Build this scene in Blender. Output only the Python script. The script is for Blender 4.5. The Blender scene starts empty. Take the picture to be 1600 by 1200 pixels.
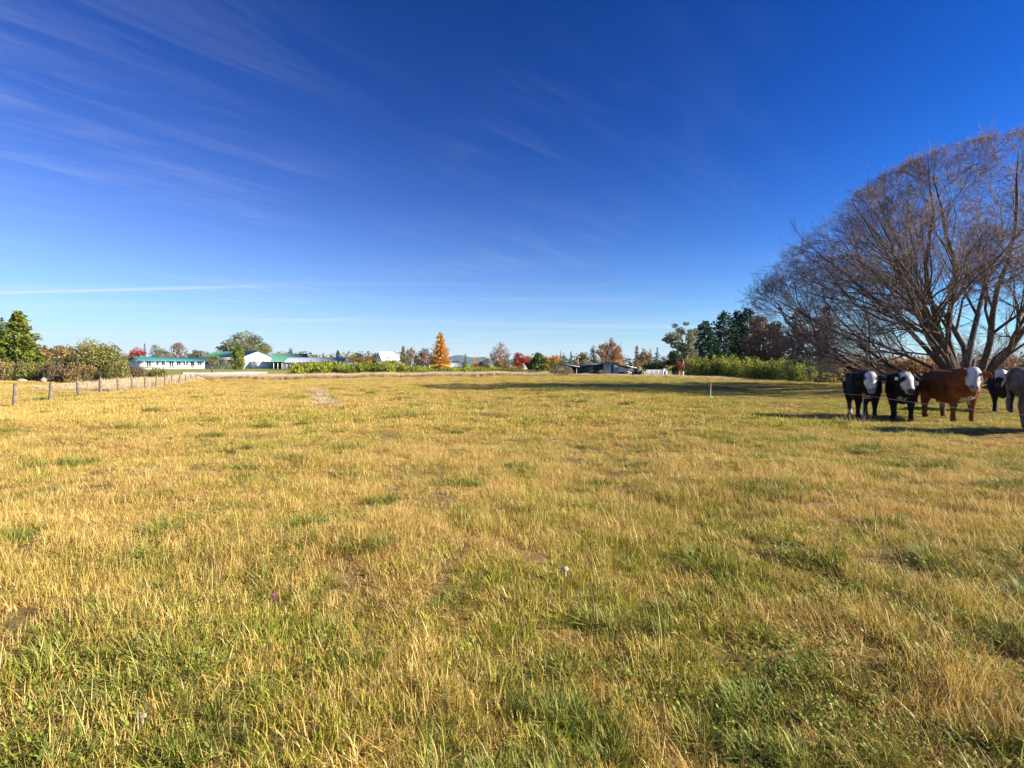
import bpy, math, random
import numpy as np
from mathutils import Vector, Matrix

R = math.radians
rng = np.random.default_rng(7)
random.seed(7)
scene = bpy.context.scene
col = scene.collection

# ------------------------------------------------------------------ camera
F = 800.0; HOR = 570.0; EYE = 1.5          # focal length and horizon in photo pixels, eye height
cam_d = bpy.data.cameras.new('camera'); cam = bpy.data.objects.new('camera', cam_d); col.objects.link(cam)
cam.location = (0, 0, EYE); cam.rotation_euler = (R(90), 0, 0)
cam_d.sensor_width = 36; cam_d.lens = 18.0; cam_d.shift_y = -0.01875
cam_d.clip_start = 0.05; cam_d.clip_end = 20000
scene.camera = cam

# ------------------------------------------------------------------ sky and sun
SUN_AZ, SUN_EL = R(100), R(24)              # clockwise from +Y
world = bpy.data.worlds.new('World'); scene.world = world; world.use_nodes = True
wn = world.node_tree; wn.nodes.clear()
def N(nt, t, **kw):
    n = nt.nodes.new(t)
    for k, v in kw.items():
        if k.startswith('i_'):
            key = k[2:]; key = int(key) if key.isdigit() else key.replace('_', ' ')
            n.inputs[key].default_value = v
        else: setattr(n, k, v)
    return n
def math_n(nt, op, a, b=None, c=None, clamp=False):
    n = nt.nodes.new('ShaderNodeMath'); n.operation = op; n.use_clamp = clamp
    for i, v in enumerate((a, b, c)):
        if v is None: continue
        if isinstance(v, (int, float)): n.inputs[i].default_value = v
        else: nt.links.new(v, n.inputs[i])
    return n.outputs[0]
def ramp(nt, fac, stops):
    n = nt.nodes.new('ShaderNodeValToRGB'); e = n.color_ramp.elements
    while len(e) < len(stops): e.new(0.5)
    for i, (p, c) in enumerate(stops):
        e[i].position = p; e[i].color = (c[0], c[1], c[2], 1) if not isinstance(c, (int, float)) else (c, c, c, 1)
    nt.links.new(fac, n.inputs[0]); return n.outputs[0]
def mixc(nt, fac, a, b):
    n = nt.nodes.new('ShaderNodeMix'); n.data_type = 'RGBA'
    for s, v in ((0, fac), (6, a), (7, b)):
        if isinstance(v, (int, float)): n.inputs[s].default_value = v
        elif isinstance(v, tuple): n.inputs[s].default_value = (v[0], v[1], v[2], 1)
        else: nt.links.new(v, n.inputs[s])
    return n.outputs[2]

sky = N(wn, 'ShaderNodeTexSky', sky_type='NISHITA', sun_disc=False, sun_elevation=SUN_EL, sun_rotation=SUN_AZ,
        altitude=600, air_density=1.0, dust_density=0.35, ozone_density=1.6)
skyg = N(wn, 'ShaderNodeGamma', i_Gamma=1.5); wn.links.new(sky.outputs[0], skyg.inputs[0])   # polarised, contrasty sky
hsv = N(wn, 'ShaderNodeHueSaturation', i_Saturation=1.25); wn.links.new(skyg.outputs[0], hsv.inputs['Color'])
tintn = N(wn, 'ShaderNodeMix', data_type='RGBA', blend_type='MULTIPLY'); tintn.inputs[0].default_value = 1
wn.links.new(hsv.outputs[0], tintn.inputs[6]); tintn.inputs[7].default_value = (0.05, 0.31, 0.55, 1)
# thin cirrus: noise on a plane high above, stretched along the wind
tc = N(wn, 'ShaderNodeTexCoord'); sep = N(wn, 'ShaderNodeSeparateXYZ'); wn.links.new(tc.outputs['Generated'], sep.inputs[0])
zraw = math_n(wn, 'MAXIMUM', sep.outputs[2], 0.015); zc = math_n(wn, 'ADD', zraw, 0.03)
px_ = math_n(wn, 'DIVIDE', sep.outputs[0], zc); py_ = math_n(wn, 'DIVIDE', sep.outputs[1], zc)
cmb = N(wn, 'ShaderNodeCombineXYZ'); wn.links.new(px_, cmb.inputs[0]); wn.links.new(py_, cmb.inputs[1])
mr = N(wn, 'ShaderNodeMapping'); mr.inputs['Rotation'].default_value = (0, 0, R(-48)); wn.links.new(cmb.outputs[0], mr.inputs[0])
mp = N(wn, 'ShaderNodeMapping'); mp.inputs['Scale'].default_value = (0.8, 5.0, 1); wn.links.new(mr.outputs[0], mp.inputs[0])
n1 = N(wn, 'ShaderNodeTexNoise', i_Scale=1.0, i_Detail=10.0, i_Roughness=0.68, i_Distortion=0.7); wn.links.new(mp.outputs[0], n1.inputs['Vector'])
n2 = N(wn, 'ShaderNodeTexNoise', i_Scale=0.4, i_Detail=3.0); wn.links.new(cmb.outputs[0], n2.inputs['Vector'])
c1 = ramp(wn, n1.outputs[0], [(0.46, 0.0), (0.86, 1.0)])
c2 = ramp(wn, math_n(wn, 'SUBTRACT', n2.outputs[0], math_n(wn, 'MULTIPLY', sep.outputs[0], 0.16)), [(0.44, 0.0), (0.72, 1.0)])
cloud = math_n(wn, 'MULTIPLY', math_n(wn, 'MULTIPLY', c1, c2), 0.26)
# one old vapour trail and a low even veil of high haze
tx = math_n(wn, 'DIVIDE', sep.outputs[0], zraw); ty = math_n(wn, 'DIVIDE', sep.outputs[1], zraw)
dl = math_n(wn, 'ABSOLUTE', math_n(wn, 'SUBTRACT', ty, math_n(wn, 'ADD', math_n(wn, 'MULTIPLY', math_n(wn, 'ADD', tx, 2.64), -0.164), 6.4)))
tr_ = math_n(wn, 'SUBTRACT', 1.0, math_n(wn, 'DIVIDE', dl, 0.16), clamp=True)
tr_ = math_n(wn, 'MULTIPLY', tr_, math_n(wn, 'MULTIPLY', math_n(wn, 'SUBTRACT', -2.6, tx), 0.6, clamp=True))
cloud = math_n(wn, 'ADD', cloud, math_n(wn, 'MULTIPLY', tr_, 0.32))
veil = math_n(wn, 'MULTIPLY', math_n(wn, 'POWER', 2.718, math_n(wn, 'MULTIPLY', zraw, math_n(wn, 'SUBTRACT', math_n(wn, 'MULTIPLY', sep.outputs[0], -4.0), 9.8))), math_n(wn, 'SUBTRACT', 0.92, math_n(wn, 'MULTIPLY', sep.outputs[0], 0.12)))
c3v = N(wn, 'ShaderNodeCombineXYZ'); wn.links.new(math_n(wn, 'MULTIPLY', tx, 0.13), c3v.inputs[0]); wn.links.new(math_n(wn, 'MULTIPLY', ty, 0.75), c3v.inputs[1])
n3 = N(wn, 'ShaderNodeTexNoise', i_Scale=0.8, i_Detail=5.0, i_Distortion=0.4); wn.links.new(c3v.outputs[0], n3.inputs['Vector'])
low = math_n(wn, 'SUBTRACT', 1.0, math_n(wn, 'MULTIPLY', zraw, 4.5), clamp=True)
cloud = math_n(wn, 'ADD', cloud, math_n(wn, 'MULTIPLY', math_n(wn, 'MULTIPLY', ramp(wn, n3.outputs[0], [(0.52, 0.0), (0.74, 1.0)]), low), 0.38))
cloud = math_n(wn, 'ADD', cloud, veil, clamp=True)
cl = mixc(wn, cloud, tintn.outputs[2], (5.8, 6.2, 7.1))
bg = N(wn, 'ShaderNodeBackground', i_Strength=0.0505); wn.links.new(cl, bg.inputs[0])
wo = N(wn, 'ShaderNodeOutputWorld'); wn.links.new(bg.outputs[0], wo.inputs[0])

sd = bpy.data.lights.new('sun', 'SUN'); sun = bpy.data.objects.new('sun', sd); col.objects.link(sun)
sd.energy = 5.0; sd.angle = R(0.5); sd.color = (1.0, 0.90, 0.74)
sv = Vector((math.sin(SUN_AZ) * math.cos(SUN_EL), math.cos(SUN_AZ) * math.cos(SUN_EL), math.sin(SUN_EL)))
sun.rotation_euler = (-sv).to_track_quat('-Z', 'Y').to_euler()
vs = scene.view_settings; vs.view_transform = 'Standard'; vs.look = 'None'; vs.exposure = 1.46; vs.gamma = 1
vs.use_curve_mapping = False
scene.render.engine = 'CYCLES'
try:
    scene.cycles.max_bounces = 5; scene.cycles.transparent_max_bounces = 8
except Exception: pass

# ------------------------------------------------------------------ helpers
def sst(a, b, x):
    t = np.clip((x - a) / (b - a), 0, 1); return t * t * (3 - 2 * t)
_ph = rng.uniform(0, 6.28, (24,)); _dr = rng.uniform(0, 6.28, (24,))
def hgt(x, y):
    x = np.asarray(x, float); y = np.asarray(y, float)
    z = -0.38 * np.exp(-((x + 36) ** 2 + (y - 58) ** 2) / (2 * 17 ** 2))
    z = z - 1.3 * np.exp(-((x - 50) ** 2 + (y - 66) ** 2) / (2 * 15 ** 2))
    z = z - 1.5 * sst(76, 104, y) * sst(-30, 0, x) * (1 - sst(180, 420, y))
    z = z + 0.3 * sst(90, 150, y) * sst(-20, -60, x)
    z = z - 0.09 * np.exp(-((x - 11.5) ** 2 + (y - 13.5) ** 2) / (2 * 4.0 ** 2))
    und = 0
    for i in range(16):
        k = (0.35, 0.8, 1.7, 3.6)[i % 4]; a = (0.030, 0.020, 0.014, 0.009)[i % 4]
        und = und + a * np.sin(k * (x * math.cos(_dr[i]) + y * math.sin(_dr[i])) + _ph[i])
    return z + und * (1 - sst(60, 120, np.hypot(x, y)) * 0.6)
def H(x, y): return float(hgt(x, y))
def gx(px, Z): return (px - 800.0) / F * Z          # pixel column -> X at depth Z
def pz(py, Z): return EYE - (py - HOR) * Z / F      # pixel row -> height at depth Z

def tag(o, label=None, cat=None, group=None, kind=None):
    for k, v in (('label', label), ('category', cat), ('group', group), ('kind', kind)):
        if v: o[k] = v
    return o
def empty(name, loc, rz=0.0):
    o = bpy.data.objects.new(name, None); col.objects.link(o); o.location = loc; o.rotation_euler = (0, 0, rz)
    o.empty_display_size = 0.2; return o
def link(name, me, parent=None, loc=None, rz=None):
    o = bpy.data.objects.new(name, me); col.objects.link(o)
    if parent is not None: o.parent = parent
    if loc is not None: o.location = loc
    if rz is not None: o.rotation_euler = (0, 0, rz)
    return o

class MB:
    """collects vertices, quads and triangles (numpy) with one colour-like attribute"""
    def __init__(s): s.v = []; s.q = []; s.t = []; s.a = []; s.n = 0
    def add(s, v, q=None, t=None, a=None):
        v = np.asarray(v, float).reshape(-1, 3)
        if q is not None and len(q): s.q.append(np.asarray(q, np.int64).reshape(-1, 4) + s.n)
        if t is not None and len(t): s.t.append(np.asarray(t, np.int64).reshape(-1, 3) + s.n)
        if a is None: a = np.full((len(v), 3), 0.5)
        a = np.asarray(a, float)
        if a.ndim == 1: a = np.repeat(a[:, None], 3, 1)
        s.v.append(v); s.a.append(a); s.n += len(v)
    def box(s, x0, x1, y0, y1, z0, z1):
        v = [(x, y, z) for z in (z0, z1) for y in (y0, y1) for x in (x0, x1)]
        s.add(v, [(0, 2, 3, 1), (4, 5, 7, 6), (0, 1, 5, 4), (2, 6, 7, 3), (0, 4, 6, 2), (1, 3, 7, 5)])
    def tubes(s, p0, p1, r0, r1, sides=4, a=None):
        p0 = np.asarray(p0, float).reshape(-1, 3); p1 = np.asarray(p1, float).reshape(-1, 3); n = len(p0)
        if n == 0: return
        r0 = np.broadcast_to(np.asarray(r0, float), (n,)); r1 = np.broadcast_to(np.asarray(r1, float), (n,))
        d = p1 - p0; L = np.linalg.norm(d, axis=1, keepdims=True); d = d / np.maximum(L, 1e-6)
        ref = np.where(np.abs(d[:, 2:3]) > 0.9, np.array([[1.0, 0, 0]]), np.array([[0, 0, 1.0]]))
        u = np.cross(d, ref); u /= np.linalg.norm(u, axis=1, keepdims=True); w = np.cross(d, u)
        an = np.arange(sides) / sides * 2 * math.pi
        cs = np.cos(an)[None, :, None]; sn = np.sin(an)[None, :, None]
        o = u[:, None, :] * cs + w[:, None, :] * sn
        A = p0[:, None, :] + o * r0[:, None, None]; Bv = p1[:, None, :] + o * r1[:, None, None]
        v = np.concatenate([A, Bv], 1).reshape(-1, 3)
        i = np.arange(sides); j = (i + 1) % sides
        f = np.stack([i, j, j + sides, i + sides], 1)
        q = (f[None] + (np.arange(n) * 2 * sides)[:, None, None]).reshape(-1, 4)
        at = None if a is None else np.repeat(np.broadcast_to(np.asarray(a, float), (n,)), 2 * sides)
        s.add(v, q, None, at)
    def leaves(s, c, size, tint, aspect=1.0, dirv=None, spread=1.0):
        """rhombic leaf sprays at centres c, long axis along dirv (or random)"""
        c = np.asarray(c, float); n = len(c)
        if n == 0: return
        size = np.broadcast_to(np.asarray(size, float), (n,))[:, None]
        rd = rng.normal(size=(n, 3)); rd /= np.linalg.norm(rd, axis=1, keepdims=True)
        d = rd if dirv is None else np.asarray(dirv, float) + rd * spread
        d = d / np.maximum(np.linalg.norm(d, axis=1, keepdims=True), 1e-6)
        w = np.cross(d, rng.normal(size=(n, 3))); w /= np.maximum(np.linalg.norm(w, axis=1, keepdims=True), 1e-6)
        nn = np.cross(d, w)
        L = d * size; W = w * size / aspect * 0.5
        v = np.stack([c - L * .5, c + W + nn * size * .08, c + L * .5, c - W + nn * size * .08], 1).reshape(-1, 3)
        q = np.arange(n * 4).reshape(-1, 4)
        s.add(v, q, None, np.repeat(np.broadcast_to(np.asarray(tint, float), (n,)), 4))
    def mesh(s, name, mat=None, smooth=False):
        me = bpy.data.meshes.new(name)
        v = np.concatenate(s.v) if s.v else np.zeros((0, 3))
        q = np.concatenate(s.q) if s.q else np.zeros((0, 4), np.int64)
        t = np.concatenate(s.t) if s.t else np.zeros((0, 3), np.int64)
        me.vertices.add(len(v)); me.vertices.foreach_set('co', v.astype(np.float32).ravel())
        nl = len(q) * 4 + len(t) * 3
        me.loops.add(nl); me.loops.foreach_set('vertex_index', np.concatenate([q.ravel(), t.ravel()]).astype(np.int32))
        me.polygons.add(len(q) + len(t))
        ls = np.concatenate([np.arange(len(q)) * 4, len(q) * 4 + np.arange(len(t)) * 3]).astype(np.int32)
        me.polygons.foreach_set('loop_start', ls)
        if smooth: me.polygons.foreach_set('use_smooth', np.ones(len(ls), bool))
        me.update(calc_edges=True)
        a = me.attributes.new('tint', 'FLOAT_VECTOR', 'POINT')
        a.data.foreach_set('vector', np.concatenate(s.a).astype(np.float32).ravel())
        if mat: me.materials.append(mat)
        return me
    def obj(s, name, mat, parent=None, smooth=False, loc=None, rz=None):
        return link(name, s.mesh(name, mat, smooth), parent, loc, rz)

# ------------------------------------------------------------------ materials
MATS = {}
def new_mat(name):
    m = bpy.data.materials.new(name); m.use_nodes = True; nt = m.node_tree; nt.nodes.clear()
    out = N(nt, 'ShaderNodeOutputMaterial'); return m, nt, out
def paint(name, c, rough=0.6, var=0.15, scale=6.0, bump=0.0, metallic=0.0, spec=0.4):
    """plain material with mottling and wear"""
    if name in MATS: return MATS[name]
    m, nt, out = new_mat(name)
    b = N(nt, 'ShaderNodeBsdfPrincipled', i_Roughness=rough, i_Metallic=metallic); b.inputs['Specular IOR Level'].default_value = spec
    t = N(nt, 'ShaderNodeTexCoord')
    n = N(nt, 'ShaderNodeTexNoise', i_Scale=scale, i_Detail=6.0, i_Roughness=0.6); nt.links.new(t.outputs['Object'], n.inputs['Vector'])
    d = tuple(x * (1 - var) for x in c); l = tuple(min(1, x * (1 + var)) for x in c)
    nt.links.new(ramp(nt, n.outputs[0], [(0.3, d), (0.7, l)]), b.inputs['Base Color'])
    if bump:
        bp = N(nt, 'ShaderNodeBump', i_Strength=bump, i_Distance=0.02); nt.links.new(n.outputs[0], bp.inputs['Height'])
        nt.links.new(bp.outputs[0], b.inputs['Normal'])
    nt.links.new(b.outputs[0], out.inputs[0]); MATS[name] = m; return m
def ribbed(name, c, scale=5.0, axis=0, rough=0.45, var=0.1):
    """painted metal or boards with parallel ribs"""
    if name in MATS: return MATS[name]
    m, nt, out = new_mat(name)
    b = N(nt, 'ShaderNodeBsdfPrincipled', i_Roughness=rough)
    t = N(nt, 'ShaderNodeTexCoord'); sp = N(nt, 'ShaderNodeSeparateXYZ'); nt.links.new(t.outputs['Object'], sp.inputs[0])
    sw = math_n(nt, 'SINE', math_n(nt, 'MULTIPLY', sp.outputs[axis], scale * 6.283))
    n = N(nt, 'ShaderNodeTexNoise', i_Scale=1.5, i_Detail=5.0); nt.links.new(t.outputs['Object'], n.inputs['Vector'])
    nt.links.new(ramp(nt, n.outputs[0], [(0.3, tuple(x * (1 - var) for x in c)), (0.7, tuple(x * (1 + var) for x in c))]), b.inputs['Base Color'])
    bp = N(nt, 'ShaderNodeBump', i_Strength=0.6, i_Distance=0.03); nt.links.new(sw, bp.inputs['Height']); nt.links.new(bp.outputs[0], b.inputs['Normal'])
    nt.links.new(b.outputs[0], out.inputs[0]); MATS[name] = m; return m
def leafmat(name, c0, c1, c2=None, trans=0.35, rough=0.6):
    """foliage: colour by per-leaf tint, partly translucent"""
    if name in MATS: return MATS[name]
    m, nt, out = new_mat(name)
    at = N(nt, 'ShaderNodeAttribute', attribute_name='tint')
    sp = N(nt, 'ShaderNodeSeparateXYZ'); nt.links.new(at.outputs['Vector'], sp.inputs[0])
    st = [(0.0, c0), (1.0, c1)] if c2 is None else [(0.0, c0), (0.5, c1), (1.0, c2)]
    c = ramp(nt, sp.outputs[0], st)
    b = N(nt, 'ShaderNodeBsdfPrincipled', i_Roughness=rough); b.inputs['Specular IOR Level'].default_value = 0.25
    tr = N(nt, 'ShaderNodeBsdfTranslucent'); mx = N(nt, 'ShaderNodeMixShader', i_0=trans)
    nt.links.new(c, b.inputs['Base Color']); nt.links.new(c, tr.inputs[0])
    nt.links.new(b.outputs[0], mx.inputs[1]); nt.links.new(tr.outputs[0], mx.inputs[2]); nt.links.new(mx.outputs[0], out.inputs[0])
    MATS[name] = m; return m

def patch_factor(nt):
    """where the pasture is greener: world-space patches, greener towards the grazed side"""
    g = N(nt, 'ShaderNodeNewGeometry'); sp = N(nt, 'ShaderNodeSeparateXYZ'); nt.links.new(g.outputs['Position'], sp.inputs[0])
    cb = N(nt, 'ShaderNodeCombineXYZ'); nt.links.new(sp.outputs[0], cb.inputs[0]); nt.links.new(sp.outputs[1], cb.inputs[1])
    a = N(nt, 'ShaderNodeTexNoise', i_Scale=0.25, i_Detail=4.0, i_Roughness=0.6); nt.links.new(cb.outputs[0], a.inputs['Vector'])
    b = N(nt, 'ShaderNodeTexNoise', i_Scale=1.3, i_Detail=3.0, i_Roughness=0.6); nt.links.new(cb.outputs[0], b.inputs['Vector'])
    f = math_n(nt, 'ADD', math_n(nt, 'MULTIPLY', math_n(nt, 'SUBTRACT', a.outputs[0], 0.5), 1.9),
               math_n(nt, 'MULTIPLY', math_n(nt, 'SUBTRACT', b.outputs[0], 0.5), 2.4))
    side = math_n(nt, 'MULTIPLY', math_n(nt, 'MINIMUM', math_n(nt, 'MAXIMUM', sp.outputs[0], -10.0), 12.0), 0.020)
    far = math_n(nt, 'MULTIPLY', math_n(nt, 'MINIMUM', sp.outputs[1], 9.0), -0.008)
    return math_n(nt, 'ADD', math_n(nt, 'ADD', f, side), math_n(nt, 'ADD', far, -0.07)), cb

def grass_material(name, straw, green, bias=0.0, trans=0.26):
    m, nt, out = new_mat(name)
    pf, cb = patch_factor(nt)
    at = N(nt, 'ShaderNodeAttribute', attribute_name='tint'); sp = N(nt, 'ShaderNodeSeparateXYZ'); nt.links.new(at.outputs['Vector'], sp.inputs[0])
    oi = N(nt, 'ShaderNodeObjectInfo')
    f = math_n(nt, 'ADD', math_n(nt, 'MULTIPLY', math_n(nt, 'SUBTRACT', sp.outputs[0], 0.5), 1.5), pf)
    f = math_n(nt, 'ADD', f, math_n(nt, 'MULTIPLY', math_n(nt, 'SUBTRACT', oi.outputs['Random'], 0.5), 0.35))
    f = math_n(nt, 'ADD', math_n(nt, 'MULTIPLY', f, 1.7), 0.44 + bias, clamp=True)
    s = ramp(nt, sp.outputs[1], straw); g = ramp(nt, sp.outputs[1], green)
    c = mixc(nt, f, s, g)
    b = N(nt, 'ShaderNodeBsdfPrincipled', i_Roughness=0.55); b.inputs['Specular IOR Level'].default_value = 0.3
    tr = N(nt, 'ShaderNodeBsdfTranslucent'); mx = N(nt, 'ShaderNodeMixShader', i_0=trans)
    nt.links.new(c, b.inputs['Base Color']); nt.links.new(c, tr.inputs[0])
    nt.links.new(b.outputs[0], mx.inputs[1]); nt.links.new(tr.outputs[0], mx.inputs[2]); nt.links.new(mx.outputs[0], out.inputs[0])
    return m
STRAW = [(0.0, (0.27, 0.135, 0.032)), (0.4, (0.58, 0.38, 0.10)), (0.75, (0.70, 0.52, 0.17)), (1.0, (0.78, 0.65, 0.37))]
GREEN = [(0.0, (0.07, 0.12, 0.012)), (0.45, (0.28, 0.31, 0.02)), (1.0, (0.56, 0.48, 0.055))]
M_GRASS = grass_material('pasture grass', STRAW, GREEN)
M_WEED = grass_material('broad weeds', [(0, (0.16, 0.22, 0.03)), (1, (0.40, 0.42, 0.07))], [(0, (0.12, 0.19, 0.03)), (1, (0.30, 0.37, 0.06))], trans=0.3)
M_TALL = grass_material('tall dry grass', [(0, (0.50, 0.36, 0.19)), (0.6, (0.68, 0.54, 0.34)), (1, (0.78, 0.67, 0.47))],
                        [(0, (0.40, 0.31, 0.13)), (1, (0.58, 0.47, 0.24))], bias=-0.3, trans=0.3)

def ground_material():
    m, nt, out = new_mat('pasture soil and thatch')
    pf, cb = patch_factor(nt)
    n = N(nt, 'ShaderNodeTexNoise', i_Scale=9.0, i_Detail=8.0, i_Roughness=0.7); nt.links.new(cb.outputs[0], n.inputs['Vector'])
    a = ramp(nt, n.outputs[0], [(0.3, (0.10, 0.065, 0.028)), (0.55, (0.24, 0.16, 0.065)), (0.78, (0.42, 0.31, 0.13))])
    g = ramp(nt, n.outputs[0], [(0.3, (0.05, 0.055, 0.018)), (0.7, (0.20, 0.18, 0.05))])
    f = math_n(nt, 'ADD', math_n(nt, 'MULTIPLY', pf, 1.4), 0.35, clamp=True)
    c = mixc(nt, f, a, g)
    # mown lawn round the far houses
    sp = N(nt, 'ShaderNodeSeparateXYZ'); nt.links.new(cb.outputs[0], sp.inputs[0])
    lf = math_n(nt, 'MULTIPLY', math_n(nt, 'SUBTRACT', sp.outputs[1], 84.0), 0.12, clamp=True)
    c = mixc(nt, lf, c, ramp(nt, n.outputs[0], [(0.3, (0.16, 0.19, 0.04)), (0.7, (0.30, 0.29, 0.08))]))
    b = N(nt, 'ShaderNodeBsdfPrincipled', i_Roughness=0.9); b.inputs['Specular IOR Level'].default_value = 0.1
    bp = N(nt, 'ShaderNodeBump', i_Strength=0.8, i_Distance=0.04); nt.links.new(n.outputs[0], bp.inputs['Height']); nt.links.new(bp.outputs[0], b.inputs['Normal'])
    nt.links.new(c, b.inputs['Base Color']); nt.links.new(b.outputs[0], out.inputs[0]); return m

# ------------------------------------------------------------------ ground
def axis(lo, hi, fine, n):
    u = np.linspace(math.asinh(lo / fine), math.asinh(hi / fine), n); return fine * np.sinh(u)
xs = axis(-4600, 4600, 5.0, 420); ys = axis(-400, 4700, 5.0, 420)
GX, GY = np.meshgrid(xs, ys); GZ = hgt(GX, GY)
v = np.stack([GX, GY, GZ], -1).reshape(-1, 3)
i = np.arange(len(ys) - 1)[:, None] * len(xs) + np.arange(len(xs) - 1)[None]; i = i.ravel()
b = MB(); b.add(v, np.stack([i, i + 1, i + 1 + len(xs), i + len(xs)], 1))
tag(b.obj('ground', ground_material(), smooth=True), 'dry autumn pasture ground sloping gently to the far hedge', None, None, 'structure')

# pale gravel drive beyond the far fence
b = MB(); P = []
for t in np.linspace(0, 1, 30):
    xa, za = gx(286 + 132 * t, 76), 76.0; xb, zb = gx(286 + 132 * t, 100), 100.0
    P += [(xa, za, H(xa, za) + 0.03), (xb, zb, H(xb, zb) + 0.10)]
b.add(P, [(2 * k, 2 * k + 2, 2 * k + 3, 2 * k + 1) for k in range(29)])
tag(b.obj('driveway', paint('pale gravel', (0.62, 0.58, 0.56), 0.9, 0.12, 3.0, 0.5)), 'pale gravel driveway beyond the fence', None, None, 'structure')

# far forested hills
b = MB(); hx = np.linspace(-1500, 1700, 120); prof = 30 + 18 * np.sin(hx / 260 + 1) + 9 * np.sin(hx / 90) + 5 * np.sin(hx / 37)
prof += 42 * np.exp(-((hx + 420) / 190) ** 2) + 18 * np.exp(-((hx + 230) / 60) ** 2)
P = []
for x_, p_ in zip(hx, prof):
    P += [(x_, 3600, -2), (x_, 3760 + 30 * math.sin(x_ / 80), p_ * .6), (x_, 3900, p_), (x_, 4300, -2)]
Q = [(4 * k + r, 4 * k + 4 + r, 4 * k + 5 + r, 4 * k + 1 + r) for k in range(119) for r in range(3)]
b.add(P, Q)
tag(b.obj('hills', paint('far forest', (0.045, 0.075, 0.06), 0.9, 0.3, 0.02), smooth=True), 'distant forested hills on the horizon', None, None, 'structure')

# ------------------------------------------------------------------ trees
M_BARK = paint('grey brown bark', (0.16, 0.12, 0.09), 0.9, 0.35, 8, 0.8)
M_PALEBARK = paint('pale bark', (0.42, 0.36, 0.30), 0.85, 0.25, 6, 0.5)
M_TWIG = paint('pinkish bare twigs', (0.30, 0.20, 0.17), 0.85, 0.3, 4)
FOL = {
 'gold_conifer': ((0.06, 0.10, 0.015), (0.17, 0.21, 0.02), (0.34, 0.35, 0.04)),
 'dark_conifer': ((0.010, 0.028, 0.016), (0.022, 0.055, 0.028), (0.05, 0.09, 0.04)),
 'green': ((0.04, 0.07, 0.015), (0.10, 0.15, 0.03), (0.22, 0.26, 0.05)),
 'dark_green': ((0.015, 0.035, 0.012), (0.04, 0.075, 0.02), (0.09, 0.12, 0.035)),
 'olive': ((0.08, 0.085, 0.022), (0.20, 0.20, 0.05), (0.36, 0.33, 0.10)),
 'broom': ((0.08, 0.11, 0.014), (0.24, 0.28, 0.026), (0.44, 0.45, 0.06)),
 'brown': ((0.11, 0.055, 0.022), (0.27, 0.14, 0.055), (0.42, 0.25, 0.11)),
 'oak': ((0.05, 0.04, 0.02), (0.14, 0.085, 0.035), (0.30, 0.175, 0.07)),
 'scrub': ((0.10, 0.075, 0.045), (0.22, 0.16, 0.10), (0.36, 0.29, 0.19)),
 'russet': ((0.20, 0.08, 0.03), (0.38, 0.18, 0.07), (0.50, 0.30, 0.14)),
 'tan': ((0.13, 0.10, 0.04), (0.30, 0.21, 0.085), (0.44, 0.33, 0.15)),
 'orange': ((0.32, 0.12, 0.01), (0.55, 0.25, 0.02), (0.68, 0.40, 0.06)),
 'larch': ((0.34, 0.14, 0.01), (0.60, 0.29, 0.02), (0.75, 0.46, 0.08)),
 'yellow': ((0.35, 0.24, 0.02), (0.58, 0.42, 0.04), (0.70, 0.55, 0.10)),
 'red': ((0.22, 0.025, 0.012), (0.42, 0.06, 0.025), (0.55, 0.15, 0.06)),
 'gum': ((0.07, 0.085, 0.045), (0.16, 0.18, 0.09), (0.30, 0.31, 0.17)),
 'pink': ((0.24, 0.15, 0.12), (0.36, 0.25, 0.21), (0.46, 0.36, 0.30)),
}
def fmat(k): return leafmat('foliage ' + k, *FOL[k])

def unit(n):
    d = rng.normal(size=(n, 3)); return d / np.linalg.norm(d, axis=1, keepdims=True)
def crown_blobs(Hh, W, nb, z0=0.25, flat=0.55):
    """cluster centres spread unevenly through an egg-shaped volume"""
    d = unit(nb); r = rng.uniform(0.35, 0.86, nb)[:, None]
    c = d * r * np.array([W / 2, W / 2, Hh * (1 - z0) / 2]); c[:, 2] += Hh * (1 + z0) / 2
    return c
def broad(root, Hh, W, kind, n=1800, bark=None, leaf=None, z0=0.22, nb=None, sparse=1.0, blobr=None):
    bark = bark or M_BARK; nb = nb or int(rng.integers(16, 24))
    c = crown_blobs(Hh, W, nb, z0)
    br = (blobr or 0.21) * W * rng.uniform(0.65, 1.25, nb)
    t = MB(); r0 = max(0.05, 0.022 * Hh)
    top = np.array([0.02 * W, 0, Hh * 0.62])
    fork = np.array([0, 0, Hh * max(0.16, z0 * 0.9)])
    t.tubes([(0, 0, -0.3), fork], [fork, top], [r0 * 1.3, r0], [r0, r0 * 0.35], 7)
    for k in range(nb):
        s = fork + (top - fork) * rng.uniform(0, 0.9); m = (s + c[k]) / 2 + rng.normal(size=3) * 0.05 * W
        t.tubes([s, m], [m, c[k]], [r0 * .45, r0 * .28], [r0 * .28, r0 * .08], 4)
    t.obj('trunk', bark, root)
    L = MB(); ls = (leaf * 1.35 if leaf else max(0.12, W * 0.062)); n = int(n * 1.5)
    per = rng.multinomial(n, br ** 2 / (br ** 2).sum())
    for k in range(nb):
        m = per[k]; p = c[k] + unit(m) * (br[k] * rng.uniform(0.15, 1, m)[:, None] ** 0.55) * np.array([1, 1, 0.75])
        p[:, 2] = np.maximum(p[:, 2], 0.06 * Hh)
        base = rng.uniform(0.2, 0.8)
        L.leaves(p, ls * rng.uniform(0.6, 1.4, m), np.clip(base + rng.normal(0, 0.2, m), 0, 1), 1.3)
    L.obj('crown', fmat(kind), root)
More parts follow.
